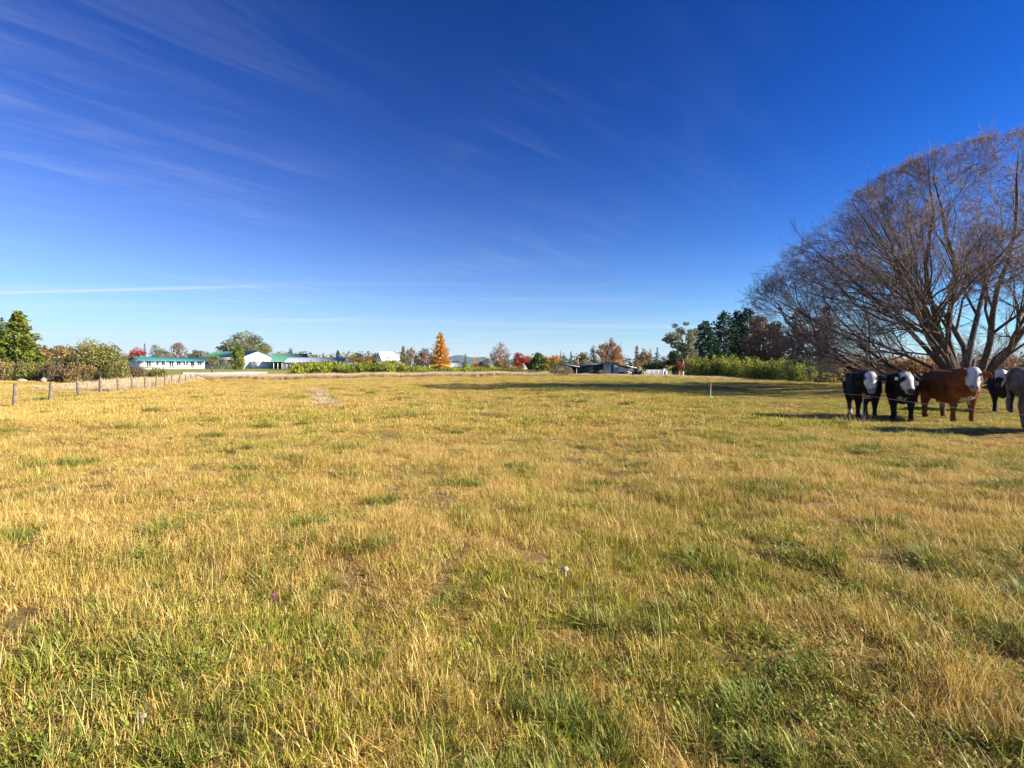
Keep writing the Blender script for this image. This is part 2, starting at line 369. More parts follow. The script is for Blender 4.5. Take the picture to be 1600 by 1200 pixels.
def conifer(root, Hh, W, kind, n=2600, z0=0.05, tops=((0, 0, 1.0),), power=0.85, droop=0.25, ls=None):
    t = MB(); L = MB(); ls = ls or max(0.16, W * 0.10); n = int(n * 1.35)
    for (ox, oy, hs) in tops:
        hh = Hh * hs; r0 = 0.016 * hh + 0.03
        t.tubes([(ox * .3, oy * .3, -0.3)], [(ox, oy, hh * .99)], r0, 0.015, 6)
        nw = int(18 + hh * 1.2)
        for wv in np.linspace(z0, 0.985, nw):
            R0 = W / 2 * (1 - wv) ** power * rng.uniform(0.82, 1.12) + 0.03 * W
            if wv < 0.15: R0 *= 0.8 + wv
            nbr = int(5 + 5 * (1 - wv))
            a0 = rng.uniform(0, 6.28)
            for k in range(nbr):
                a = a0 + k * 6.283 / nbr + rng.normal(0, 0.2); bl = R0 * rng.uniform(0.6, 1.18)
                m = max(4, int(n / len(tops) / nw / nbr * (0.35 + 1.3 * (1 - wv))))
                s = rng.uniform(0.12, 1, m) ** 0.7
                d = np.array([math.cos(a), math.sin(a)])
                p = np.zeros((m, 3)); p[:, 0] = ox * (.3 + .7 * wv) + d[0] * s * bl; p[:, 1] = oy * (.3 + .7 * wv) + d[1] * s * bl
                p[:, 2] = hh * wv - droop * bl * s ** 1.6 + 0.10 * bl * s ** 4
                p += rng.normal(size=(m, 3)) * ls * 0.35
                p[:, 2] = np.maximum(p[:, 2], 0.05)
                L.leaves(p, ls * rng.uniform(0.6, 1.5, m), np.clip(rng.uniform(.2, .8) + rng.normal(0, .2, m), 0, 1), 1.8,
                         np.array([d[0], d[1], -0.3])[None].repeat(m, 0), 0.7)
                if k % 2 == 0: t.tubes([(ox * (.3 + .7 * wv), oy * (.3 + .7 * wv), hh * wv)], [(ox + d[0] * bl * .8, oy + d[1] * bl * .8, hh * wv - droop * bl * .6)], 0.02 + .004 * hh * (1 - wv), 0.008, 3)
    t.obj('trunk', M_BARK, root); L.obj('crown', fmat(kind), root)
def column(root, Hh, W, kind, n=1500):
    t = MB(); t.tubes([(0, 0, -.3)], [(0, 0, Hh * .9)], 0.02 * Hh, 0.02, 6); t.obj('trunk', M_BARK, root)
    s = rng.uniform(0.03, 1, n); prof = np.sin(np.clip(s * 0.9 + 0.1, 0, 1) * math.pi) ** 0.6 * (1 - s * .35)
    a = rng.uniform(0, 6.28, n); lump = 1 + 0.16 * np.sin(a * 3 + s * 9) + 0.1 * np.sin(a * 5 - s * 17)
    rr = W / 2 * prof * lump * rng.uniform(0.6, 1.05, n)
    p = np.stack([np.cos(a) * rr, np.sin(a) * rr, s * Hh], 1)
    d = np.stack([np.cos(a) * .5, np.sin(a) * .5, np.ones(n)], 1)
    L = MB(); L.leaves(p, max(.12, W * .13) * rng.uniform(.6, 1.5, n), np.clip(.5 + .25 * np.sin(a * 3 + s * 9) + rng.normal(0, .2, n), 0, 1), 1.8, d, 0.5)
    L.obj('crown', fmat(kind), root)
def grow(segs, p, d, L, r, lev, maxlev, rs, up=0.12, wob=0.16, kids=(7, 6, 5, 5), env=None, rmin=0.008, ratio=(0.38, 0.62), ang=(0.35, 0.8)):
    """recursive branching; segs collects (p0, p1, r0, r1, level)"""
    n = 9 if lev == 0 else (5 if lev < 3 else (3 if lev == 3 else 2))
    st = L / n; pts = [p]; ds = [d]
    for k in range(n):
        d = d + Vector(rs.normal(0, wob, 3)) + Vector((0, 0, up)); d.normalize()
        q = p + d * st
        ta, tb = 1 - 0.8 * k / n, 1 - 0.8 * (k + 1) / n
        if env is not None: ta = min(ta, max(.1, (1.0 - env(p)) * 1.5)); tb = min(tb, max(.05, (1.0 - env(q)) * 1.5))
        ra = max(rmin, r * ta); rb = max(rmin * .7, r * tb)
        if q.z < 0.25: d.z = abs(d.z) + .2; d.normalize(); q = p + d * st
        segs.append((tuple(p), tuple(q), ra, rb, lev))
        p = q; pts.append(p); ds.append(d.copy())
        if env is not None and env(p) > 1.0: break
    if lev >= maxlev: return
    m = len(pts) - 1
    for k in range(max(2, int(kids[lev] * (m / n) ** .8 + .5))):
        s = rs.uniform(0.22 if lev else 0.25, 1.0) * m; i0 = min(int(s), m - 1); f = s - i0
        q = pts[i0].lerp(pts[i0 + 1], f); dd = ds[i0 + 1]
        ax = Vector(rs.normal(size=3)).cross(dd)
        if ax.length < 1e-4: continue
        ax.normalize(); nd = Matrix.Rotation(rs.uniform(*ang), 3, ax) @ dd
        grow(segs, q, nd, L * rs.uniform(*ratio) * (1.15 - 0.45 * s / m), max(rmin, r * (1 - .75 * s / m) * 0.6), lev + 1, maxlev, rs, up, wob, kids, env, rmin, ratio, ang)
def bare(root, Hh, W, kind='pink', stems=4, kids=(8, 6, 5), rmin=0.02, bark=None, leaves=0, seed=1, leaf=0.16):
    rs = np.random.default_rng(seed); segs = []
    env = lambda p: (p.x / (W / 2)) ** 2 + (p.y / (W / 2)) ** 2 + ((p.z - Hh * .45) / (Hh * .56)) ** 2
    for k in range(stems):
        a = rs.uniform(0, 6.28); tl = rs.uniform(0.08, 0.45) * min(1.6, W / Hh * 1.3)
        d = Vector((math.cos(a) * tl, math.sin(a) * tl, 1)).normalized()
        grow(segs, Vector((0, 0, -.2)), d, Hh * rs.uniform(.85, 1.05), 0.016 * Hh, 0, len(kids), rs, 0.05, 0.1, kids, env, rmin, (0.35, 0.55), (0.3, 0.7))
    P0 = np.array([s[0] for s in segs]); P1 = np.array([s[1] for s in segs]); r0 = np.array([s[2] for s in segs]); r1 = np.array([s[3] for s in segs]); lv = np.array([s[4] for s in segs])
    t = MB(); m = lv == 0; t.tubes(P0[m], P1[m], r0[m], r1[m], 6); t.obj('trunk', bark or M_PALEBARK, root)
    c = MB(); m = lv > 0; c.tubes(P0[m], P1[m], r0[m] * 1.35, r1[m] * 1.35, 3, rng.uniform(0, 1, m.sum()))
    if leaves:
        k = rng.choice(np.nonzero(lv >= len(kids) - 1)[0], leaves); c.leaves(P1[k] + rng.normal(size=(leaves, 3)) * leaf, leaf * rng.uniform(.6, 1.4, leaves), rng.uniform(0, 1, leaves), 1.4)
    c.obj('crown', fmat(kind), root)
def bush(root, Hh, W, kind, n=1400, D=None, spiky=1.0, ls=None, stem=True):
    """shrub of upright sprays in several uneven humps"""
    D = D or W * 0.8; nb = 9; L = MB(); ls = ls or max(.2, Hh * .17); n = int(n * 1.7)
    cx = rng.uniform(-.36, .36, nb) * W; cy = rng.uniform(-.36, .36, nb) * D; hs = rng.uniform(.6, 1.0, nb) * Hh; rr = rng.uniform(.2, .32, nb) * W
    cx[0] = cy[0] = 0; hs[0] = Hh * .97
    for k in range(nb):
        m = n // nb; d = unit(m); d[:, 2] = np.abs(d[:, 2]); s = rng.uniform(.25, 1, m) ** .5
        p = np.stack([cx[k] + d[:, 0] * rr[k] * s, cy[k] + d[:, 1] * rr[k] * s * D / W, 0.04 * Hh + d[:, 2] * hs[k] * s * .95], 1)
        dd = np.stack([d[:, 0] * .6, d[:, 1] * .6, np.full(m, 1.1)], 1)
        L.leaves(p, ls * rng.uniform(.5, 1.5, m), np.clip(rng.uniform(.25, .75) + rng.normal(0, .22, m), 0, 1), 1.9 + .8 * spiky, dd, .55)
    if stem:
        t = MB(); m = 26; a = rng.uniform(0, 6.28, m); q = rng.uniform(.1, .36, m)
        e = np.stack([np.cos(a) * q * W, np.sin(a) * q * D, rng.uniform(.35, .8, m) * Hh], 1)
        s0 = np.stack([np.cos(a) * q * W * .35, np.sin(a) * q * D * .35, np.full(m, -.1)], 1)
        t.tubes(s0, e, .012 * Hh + .01, .006, 4); t.obj('stem', M_BARK, root)
    L.obj('foliage', fmat(kind), root)

def plant(name, cat, label, px, Z, wpx, top, fn, *args, group=None, base=None, **kw):
    X = gx(px, Z); zb = H(X, Z) if base is None else base
    root = empty(name, (X, Z, zb), rng.uniform(0, 6.28)); tag(root, label, cat, group)
    Hh = pz(top, Z) - zb; W = wpx / F * Z
    fn(root, Hh, W, *args, **kw); return root

# --- beyond the wire fence, far end of the paddock
T = 'tree'; S = 'shrub'
plant('conifer_tree', T, 'tall pointed yellow-green conifer behind the white boulders', 28, 58, 84, 487, conifer, 'gold_conifer', 7000, power=0.68, ls=0.29)
plant('conifer_tree', T, 'broad yellow-green conifer touching the tall pointed one', -14, 57, 74, 503, conifer, 'gold_conifer', 5600, power=0.6, ls=0.29)
plant('conifer_tree', T, 'thin dark conifer tip showing behind the yellow-green conifers', 2, 66, 26, 496, conifer, 'dark_conifer', 1200, power=.7)
plant('russet_tree', T, 'tan and russet twiggy tree beside the yellow-green conifer', 86, 63, 62, 530, broad, 'tan', 2600, leaf=.2, z0=.1)
plant('scrub_tree', T, 'large olive and grey twiggy scrub tree behind the wire fence', 155, 57, 92, 527, broad, 'olive', 4200, leaf=.15, z0=.06, nb=26)
plant('bare_tree', T, 'grey bare branches poking through the large olive scrub tree', 140, 55.5, 60, 543, bare, 'scrub', 5, (7, 5, 4), .014, seed=3)
for k, (p_, z_, w_, t_, kd, lb) in enumerate([
    (44, 54, 54, 556, 'olive', 'dark olive shrub hugging the foot of the tall yellow-green conifer'),
    (2, 53.5, 46, 560, 'tan', 'tan shrub under the broad yellow-green conifer'),
    (104, 55, 40, 552, 'green', 'bright green shrub between the russet tree and the olive scrub'),
    (84, 53, 34, 562, 'scrub', 'grey-brown thicket behind the second white boulder'),
    (128, 53, 44, 562, 'tan', 'tan bramble thicket in front of the olive scrub tree'),
    (178, 54, 50, 556, 'olive', 'olive shrub in front of the twiggy scrub tree near the teal-roofed house'),
    (243, 52, 38, 572, 'olive', 'low dark olive bush standing alone behind the fence posts'),
    (214, 60, 36, 570, 'scrub', 'low grey bush in front of the end wall of the teal-roofed house')]):
    plant('wild_shrub', S, lb, p_, z_, w_, t_, bush, kd, 2000, spiky=.8, ls=.2, group='scrub beyond the wire fence')
def boulder(px, Z, w, h, label):
    X = gx(px, Z); m = 14; n2 = 9; P = []; q = []
    for a in range(n2):
        th = math.pi * a / (n2 - 1)
        for k in range(m):
            ph = 6.283 * k / m; f = 1 + .13 * math.sin(3 * ph + a) + .1 * math.sin(5 * ph - 2 * a + px)
            P.append((math.sin(th) * math.cos(ph) * w / 2 * f, math.sin(th) * math.sin(ph) * w / 2.4 * f, h * .42 + math.cos(th) * h * .58 * (1 + .07 * math.sin(2 * ph))))
    for a in range(n2 - 1):
        for k in range(m): q.append((a * m + k, (a + 1) * m + k, (a + 1) * m + (k + 1) % m, a * m + (k + 1) % m))
    b = MB(); b.add(P, q); o = b.obj('boulder', paint('pale stone', (0.26, 0.24, 0.22), .9, .35, 4, .8), loc=(X, Z, H(X, Z)), rz=px); tag(o, label, 'boulder', 'pale boulders under the conifers')
boulder(33, 51.5, .9, .34, 'pale boulder lying in grass below the tall yellow-green conifer')
boulder(68, 51, .6, .5, 'pale upright boulder beside the grey-brown thicket')

# --- behind the far houses
far = [
 (T, 'maple_tree', 'red maple behind the teal roof near its end wall', 217, 190, 28, 540, broad, ('red', 900), {}),
 (T, 'conifer_tree', 'narrow dark conifer between two red and olive trees behind the teal roof', 226, 200, 10, 537, conifer, ('dark_conifer', 500), {}),
 (T, 'gum_tree', 'small airy gum tree behind the teal roof', 243, 205, 20, 536, broad, ('gum', 600), {}),
 (T, 'olive_tree', 'low olive round tree behind the middle of the teal roof', 258, 195, 26, 545, broad, ('olive', 700), {}),
 (T, 'brown_tree', 'brown low tree behind the teal roof beside the pinkish bare tree', 266, 185, 18, 549, broad, ('brown', 500), {}),
 (T, 'bare_tree', 'pinkish bare tree rising behind the teal-roofed house', 279, 180, 27, 536, bare, ('pink', 5, (8, 6, 4), .045), {'seed': 5}),
 (T, 'brown_tree', 'dome-shaped brown tree beside the green-roofed hall', 309, 185, 34, 543, broad, ('scrub', 1100), {}),
 (T, 'dark_tree', 'small dark green tree at the foot of the dome-shaped brown tree', 296, 178, 14, 549, broad, ('dark_green', 400), {}),
 (T, 'gum_tree', 'big spreading gum tree behind the green-roofed hall', 383, 215, 78, 518, broad, ('gum', 3600), {'leaf': .42, 'bark': M_PALEBARK, 'z0': .3, 'blobr': .13, 'nb': 32}),
 (T, 'gum_tree', 'dark lower gum tree beside the big spreading gum', 349, 210, 26, 531, broad, ('gum', 900), {}),
 (T, 'gum_tree', 'olive rounded tree at the right shoulder of the big gum', 412, 205, 28, 536, broad, ('olive', 900), {}),
 (T, 'orange_tree', 'small orange tree peeping over the green shed roof', 440, 220, 11, 545, broad, ('orange', 350), {}),
 (T, 'conifer_tree', 'dark pointed tree over the end of the green shed roof', 455, 210, 12, 540, broad, ('dark_green', 500), {}),
 (T, 'olive_tree', 'olive round tree beside the dark pointed tree over the shed', 467, 205, 15, 546, broad, ('olive', 500), {}),
 (T, 'dark_tree', 'tiny dark green tree behind the grey-blue roof', 480, 240, 9, 551, broad, ('dark_green', 300), {}),
 (T, 'yellow_tree', 'tiny yellow tree behind the grey-blue roof next to a brown one', 489, 245, 9, 552, broad, ('yellow', 300), {}),
 (T, 'brown_tree', 'tiny brown tree between two yellow trees behind the grey-blue roof', 497, 245, 9, 552, broad, ('brown', 300), {}),
 (T, 'yellow_tree', 'tiny yellow-olive tree alone above the grey-blue roof ridge', 508, 240, 9, 552, broad, ('yellow', 300), {}),
 (T, 'dark_tree', 'dark green tree clump behind the far end of the grey-blue roof', 528, 230, 19, 548, conifer, ('dark_conifer', 700), {}),
 (T, 'olive_tree', 'olive tree beside the thin pale utility pole', 547, 200, 20, 552, broad, ('olive', 600), {}),
 (T, 'cypress_tree', 'small dark cypress between the olive tree and white-roofed house', 559, 210, 7, 552, column, ('dark_conifer', 350), {}),
 (T, 'brown_tree', 'brown leafy shrub tree beside the gable of the white-roofed house', 572, 150, 26, 555, broad, ('brown', 700), {}),
 (T, 'brown_tree', 'brown round shrub tree in front of the white roof', 611, 125, 28, 556, broad, ('scrub', 800), {'z0': .05}),
 (T, 'conifer_tree', 'olive feathery conifer at the end of the white roof', 630, 135, 21, 541, conifer, ('olive', 1000), {}),
 (T, 'bare_tree', 'pinkish bare tree beside the olive feathery conifer', 642, 140, 24, 544, bare, ('pink', 5, (8, 6, 4), .035), {'seed': 8}),
 (T, 'bare_tree', 'pinkish bare dome tree beside the golden larch', 663, 128, 24, 548, bare, ('pink', 6, (8, 6, 4), .035), {'seed': 9}),
 (T, 'cypress_tree', 'dark slim cypress between the two pinkish bare trees', 650, 118, 10, 555, column, ('dark_conifer', 500), {}),
 (T, 'cypress_tree', 'short dark clipped cypress beside the slim cypress', 657, 116, 8, 563, column, ('dark_conifer', 350), {}),
 (T, 'dark_tree', 'dark green pine behind the pinkish dome tree', 664, 180, 20, 542, broad, ('dark_green', 700), {}),
 (T, 'larch_tree', 'tall golden-orange larch with two tips above the yellow shade sail', 688, 120, 47, 519, conifer, ('larch', 4600), {'tops': ((-.1, 0, 1.0), (.95, .2, .93)), 'power': .85, 'ls': .34}),
 (T, 'dark_tree', 'dark green low tree beside the golden larch', 712, 135, 14, 559, broad, ('dark_green', 400), {}),
 (T, 'conifer_tree', 'small green conifer beside the grey garden house', 727, 112, 12, 553, conifer, ('green', 900), {}),
 (T, 'yellow_tree', 'golden yellow tree beside the small green conifer', 743, 120, 17, 555, broad, ('orange', 600), {}),
 (T, 'brown_tree', 'grey-brown leafless thicket tree under the tall pale bare tree', 757, 110, 30, 558, broad, ('scrub', 900), {'z0': .05}),
 (T, 'brown_tree', 'brown thicket tree between the pale bare tree and red maple', 784, 108, 34, 556, broad, ('brown', 900), {'z0': .05}),
 (T, 'yellow_tree', 'small yellow sapling in front of the pale bare tree', 779, 106, 8, 560, broad, ('yellow', 250), {}),
 (T, 'bare_tree', 'tall pale bare tree over the brown thicket', 781, 128, 38, 536, bare, ('pink', 6, (8, 7, 5), .03), {'seed': 12}),
 (T, 'maple_tree', 'round crimson maple over the green broom', 812, 105, 30, 549, broad, ('red', 1700), {'z0': .15}),
 (T, 'green_tree', 'round bright green tree beside the crimson maple', 841, 82, 35, 552, broad, ('green', 2200), {'z0': .03, 'leaf': .24}),
 (T, 'green_tree', 'smaller green tree leaning on the round bright green one', 863, 86, 22, 560, broad, ('green', 900), {'z0': .03}),
 (T, 'orange_tree', 'spreading orange tree behind the bright green tree', 861, 140, 32, 549, broad, ('orange', 900), {}),
 (T, 'conifer_tree', 'tiny slim conifer behind the black house roof', 876, 175, 6, 548, conifer, ('dark_conifer', 300), {}),
 (T, 'conifer_tree', 'tiny slim conifer just beside its twin behind the black house', 881, 178, 6, 551, conifer, ('dark_conifer', 300), {}),
 (T, 'conifer_tree', 'broader tiny conifer behind the canopy roof of the black house', 892, 170, 11, 549, conifer, ('dark_green', 400), {}),
 (T, 'olive_tree', 'yellow-green round tree behind the black house', 910, 142, 24, 545, broad, ('olive', 900), {}),
 (T, 'pale_tree', 'pale grey-leaved shrub tree right above the black roof', 914, 118, 24, 560, broad, ('scrub', 600), {'z0': .1}),
 (T, 'dark_tree', 'dark evergreen tree between the yellow-green and rusty trees', 928, 150, 17, 537, broad, ('dark_green', 800), {}),
 (T, 'rusty_tree', 'rusty red tree beside the dark evergreen behind the black house', 941, 146, 20, 537, bare, ('russet', 5, (8, 6, 4), .04), {'seed': 15, 'leaves': 250, 'leaf': .3}),
 (T, 'birch_tree', 'tall half-bare reddish tree with pale stems behind the black house', 955, 140, 34, 528, bare, ('russet', 6, (9, 6, 5), .03), {'seed': 16, 'leaves': 500, 'leaf': .25}),
 (T, 'orange_tree', 'glowing orange tree beside the tall half-bare reddish tree', 968, 136, 24, 544, broad, ('orange', 1100), {'z0': .1}),
 (T, 'green_tree', 'low green tree just above the black house roof', 942, 120, 16, 554, broad, ('green', 500), {'z0': .1}),
 (T, 'brown_tree', 'brown pointed tree behind the white shed roof', 995, 150, 20, 541, conifer, ('brown', 800), {}),
 (T, 'bare_tree', 'bare brown tree behind the green shrub and white railing', 1007, 140, 26, 544, bare, ('brown', 5, (8, 6, 4), .035), {'seed': 18}),
 (T, 'conifer_tree', 'dull brown conifer beside the bare brown tree', 1016, 165, 11, 545, conifer, ('brown', 400), {}),
 (T, 'conifer_tree', 'dark olive conifer at the foot of the tall gum tree', 1027, 165, 13, 543, conifer, ('dark_green', 500), {}),
 (T, 'green_tree', 'round olive-green shrub tree behind the white railing', 1023, 88, 36, 562, broad, ('green', 1300), {'z0': .03, 'leaf': .22}),
 (T, 'yellow_tree', 'small yellow tree against the trunk of the tall gum', 1036, 102, 11, 551, broad, ('yellow', 400), {}),
 (T, 'gum_tree', 'tall open gum tree with clumped leaves beside the dark firs', 1066, 95, 74, 491, broad, ('gum', 3600), {'leaf': .20, 'bark': M_PALEBARK, 'z0': .2, 'blobr': .105, 'nb': 36}),
 (T, 'dark_tree', 'dense dark evergreen under the tall gum tree', 1058, 92, 34, 545, broad, ('dark_green', 1300), {'z0': .03, 'leaf': .25}),
 (T, 'yellow_tree', 'golden yellow tree between the gum and the dark firs', 1075, 88, 13, 550, broad, ('yellow', 500), {}),
 (T, 'maple_tree', 'little red maple in front of the dark evergreen', 1064, 80, 12, 562, broad, ('red', 450), {}),
 (T, 'fir_tree', 'dark fir nearest the tall gum tree', 1102, 100, 74, 502, conifer, ('dark_conifer', 3400), {'power': .6, 'ls': .55}),
 (T, 'fir_tree', 'dark fir with a broad shoulder, second from the gum tree', 1131, 102, 84, 488, conifer, ('dark_conifer', 3400), {'power': .6, 'ls': .55}),
 (T, 'fir_tree', 'dark slim fir in the middle of the fir clump', 1152, 104, 70, 486, conifer, ('dark_conifer', 3000), {'power': .62, 'ls': .55}),
 (T, 'fir_tree', 'tallest dark fir of the clump beside the brown oaks', 1168, 103, 72, 482, conifer, ('dark_conifer', 3000), {'power': .62, 'ls': .55}),
 (T, 'oak_tree', 'brown-leaved oak overlapping the dark firs', 1186, 84, 64, 494, broad, ('oak', 3000), {'z0': .08, 'leaf': .25, 'nb': 30}),
 (T, 'oak_tree', 'lower brown oak between two taller ones behind the bare willow', 1214, 86, 44, 500, broad, ('oak', 2000), {'z0': .08, 'leaf': .25}),
 (T, 'oak_tree', 'brown pointed oak behind the low branches of the willow', 1246, 82, 50, 482, conifer, ('oak', 2800), {'power': .5, 'ls': .34}),
 (T, 'oak_tree', 'tallest brown pointed oak behind the bare willow', 1290, 80, 50, 478, conifer, ('oak', 2800), {'power': .5, 'ls': .34}),
 (T, 'dark_tree', 'dark evergreen thicket under the brown oaks', 1262, 72, 70, 556, broad, ('dark_green', 1400), {'z0': .03, 'leaf': .25}),
 (T, 'leafy_tree', 'small yellow-olive tree in front of the green-roofed hall', 331, 98, 20, 553, broad, ('olive', 800), {'z0': .2}),
 (T, 'pale_tree', 'grey-green shrub tree beside the yellow-green cypress', 349, 97, 24, 560, broad, ('gum', 700), {'z0': .15}),
 (T, 'cypress_tree', 'fat yellow-green cypress in front of the white gable', 372, 128, 21, 539, column, ('gold_conifer', 1800), {}),
]
for (c_, nm, lb, p_, z_, w_, t_, fn, ar, kw) in far:
    plant(nm, c_, lb, p_, z_, w_, t_, fn, *ar, **kw)

# far-off wood that closes the view behind the houses
b = MB(); t = MB()
for k in range(520):
    z_ = rng.uniform(235, 320); pp = rng.uniform(-60, 1660); pp = pp if not 696 < pp < 782 else pp - 150; x_ = gx(pp, z_); g_ = H(x_, z_); hh = rng.uniform(4.2, 8.8); w_ = rng.uniform(4, 8); m = 110
    d = unit(m) * rng.uniform(.3, 1, m)[:, None] ** .6
    p = np.stack([x_ + d[:, 0] * w_ / 2, z_ + d[:, 1] * w_ / 2, g_ + hh * .52 + d[:, 2] * hh * .5], 1)
    b.leaves(p, rng.uniform(.5, 1.3, m), np.clip(rng.choice([.1, .2, .3, .55, .8, 1.0], p=[.18, .2, .2, .17, .15, .1]) + rng.normal(0, .08, m), 0, 1), 1.3); t.tubes([(x_, z_, g_ - .3)], [(x_, z_, g_ + hh * .7)], .15, .05, 4)
fw = empty('far_wood', (0, 0, 0)); tag(fw, 'far-off mixed autumn wood behind the houses', 'wood', None, 'stuff')
o = b.obj('crowns', leafmat('far wood leaves', (0.025, 0.045, 0.02), (0.13, 0.13, 0.05), (0.42, 0.20, 0.05)), fw); o['kind'] = 'stuff'
o = t.obj('trunks', M_BARK, fw); o['kind'] = 'stuff'
# green broom along the far edge of the paddock
for (p_, z_, w_, t_) in [(468, 74, 44, 565), (496, 75, 46, 562), (530, 76, 44, 563), (562, 75, 42, 566), (590, 76, 44, 560), (614, 75, 40, 565),
                         (642, 76, 40, 570), (668, 75, 38, 571), (702, 75, 40, 570), (745, 76, 46, 571), (776, 75, 38, 572), (482, 79, 46, 564), (513, 80, 44, 561), (547, 80, 44, 563), (577, 79, 42, 564), (602, 80, 40, 561), (628, 79, 40, 568), (655, 79, 40, 570), (720, 79, 44, 569), (760, 79, 44, 570)]:
    plant('broom_bush', S, 'bright green broom bush in the hedge along the pale grass', p_, z_, w_, t_ + rng.uniform(-1, 1), bush, 'broom', 900, group='broom bushes along the far edge')
for (p_, z_, w_, t_, kd, lb) in [(806, 74, 40, 571, 'olive', 'olive bush in front of the crimson maple'), (830, 73, 26, 577, 'scrub', 'low brown scrub bush at the foot of the round green tree'),
                                 (877, 73, 54, 571, 'scrub', 'wide grey-brown bush in front of the black house canopy'), (940, 74, 20, 578, 'scrub', 'small grey bush against the black house wall'),
                                 (690, 73, 30, 574, 'olive', 'dark olive bush under the yellow shade sail')]:
    plant('wild_shrub', S, lb, p_, z_, w_, t_, bush, kd, 900, spiky=.3)
for (p_, z_, w_, t_) in [(1092, 76, 44, 558), (1118, 75, 46, 553), (1147, 74, 48, 550), (1178, 72, 48, 553), (1207, 70, 46, 556), (1233, 67, 44, 561), (1254, 64, 38, 567)]:
    plant('gorse_bush', S, 'tall green broom bush in the row before firs and brown oaks', p_, z_, w_, t_ + rng.uniform(-3, 2), bush, 'broom', 2400, ls=.27, group='broom row by the oaks')
for (p_, z_, w_, t_, kd, lb) in [(1345, 58, 70, 562, 'brown', 'rusty bramble thicket behind the lowest willow branches'), (1400, 52, 70, 552, 'russet', 'russet thicket behind the black cows'),
                                 (1455, 50, 70, 548, 'brown', 'brown thicket behind the willow stems'), (1515, 49, 70, 552, 'scrub', 'grey-brown thicket behind the willow trunk'),
                                 (1575, 48, 80, 545, 'brown', 'dark brown thicket behind the grey cow'), (1640, 46, 80, 548, 'scrub', 'grey thicket at the end of the hedge past the willow'),
                                 (1295, 56, 40, 582, 'olive', 'low olive bush under the tip of the willow branches')]:
    plant('bramble_thicket', S, lb, p_, z_, w_, t_, bush, kd, 1300, spiky=.2, ls=.3)

# --- the big bare willow
WX, WY = gx(1512, 32), 32.0
willow = empty('willow_tree', (WX, WY, H(WX, WY))); tag(willow, 'huge spreading bare willow with many stems behind the cows', 'tree')
M_WBARK = paint('willow bark', (0.095, 0.07, 0.055), .9, .4, 5, .9)
M_WTWIG = leafmat('willow twigs', (0.075, 0.055, 0.052), (0.165, 0.115, 0.10), (0.31, 0.225, 0.20), trans=0.0, rough=.8)
M_WLEAF = leafmat('last willow leaves', (0.30, 0.14, 0.06), (0.46, 0.28, 0.14), (0.62, 0.48, 0.34), trans=.4)
wrs = np.random.default_rng(21)
_wx = [-14, -13, -11.3, -8.9, -6.4, -5.6, -2.9, 0, 4, 9, 12, 14]; _wz = [3.5, 5.2, 8.6, 10.0, 12.0, 13.2, 14.6, 15.2, 14.4, 11.5, 8, 4]
wenv = lambda p: max((p.x / 13.4) ** 2 + (p.y / 11.0) ** 2, p.z / (float(np.interp(p.x, _wx, _wz)) * (1 - .35 * (p.y / 11) ** 2)))
limbs = [(-1.0, -.10, .22, 13, .18), (-1.0, .25, .30, 13, .22), (-1.0, -.35, .42, 13.5, .22), (-1.0, .1, .62, 14, .27), (-.75, -.4, .8, 14, .25), (-.85, -.05, .85, 15, .25), (-.5, -.05, 1.0, 15, .27), (-.32, .12, 1.0, 15.5, .26), (-.62, .0, 1.0, 15, .25), (-.62, .35, 1.0, 14, .26),
         (-.35, -.1, 1.0, 14.5, .30), (-.12, .25, 1.0, 14.5, .29), (.12, -.2, 1.0, 14.5, .28), (.35, .2, 1.0, 14.5, .28), (.6, -.25, 1.0, 14, .26), (.9, .2, .8, 13.5, .25), (1.0, -.2, .5, 13, .22),
         (-.2, -1.0, .6, 11.5, .2), (.25, -1, .45, 11, .2), (0, 1, .6, 11, .2), (.7, .8, .5, 11, .2), (-.7, .8, .4, 12, .2)]
allseg = []
for (dx, dy, dz, L_, r_) in limbs:
    d = Vector((dx, dy, dz)).normalized(); s0 = Vector((dx * .35, dy * .35, -.1)); segs = []
    grow(segs, s0, d, L_, r_ * .72, 0, 4, wrs, 0.035, 0.155, (14, 9, 8, 5), wenv, 0.0075, (0.32, 0.58), (0.3, 0.85))
    l0 = [s for s in segs if s[4] == 0]; t = MB()
    t.tubes([s[0] for s in l0], [s[1] for s in l0], [s[2] for s in l0], [s[3] for s in l0], 8); t.obj('limb', M_WBARK, willow, True)
    allseg += [s for s in segs if s[4] > 0]
t = MB()
for k in range(9):
    a = k * .7; t.tubes([(math.cos(a) * .35, math.sin(a) * .35, -.3)], [(math.cos(a) * .25, math.sin(a) * .25, 1.1)], .34, .18, 8)
t.obj('trunk', M_WBARK, willow, True)
P0 = np.array([s[0] for s in allseg]); P1 = np.array([s[1] for s in allseg]); r0 = np.array([s[2] for s in allseg]); r1 = np.array([s[3] for s in allseg]); lv = np.array([s[4] for s in allseg])
pass
bm_ = MB(); m = lv == 1; bm_.tubes(P0[m], P1[m], r0[m], r1[m], 5); bm_.obj('branches', M_WBARK, willow, True)
cm = MB(); m = lv > 1; tt = np.clip(rng.normal(.45, .2, m.sum()) + (lv[m] - 3) * .12, 0, 1); cm.tubes(P0[m], P1[m], r0[m] * np.where(lv[m] > 2, .8, 1), r1[m] * np.where(lv[m] > 2, .7, 1), 3, tt); cm.obj('crown', M_WTWIG, willow)
k = rng.choice(np.nonzero(lv == 4)[0], 9000); hz = P1[k][:, 2]
k = k[rng.uniform(0, 1, len(k)) < np.clip(.15 + hz / 16, 0, 1)]
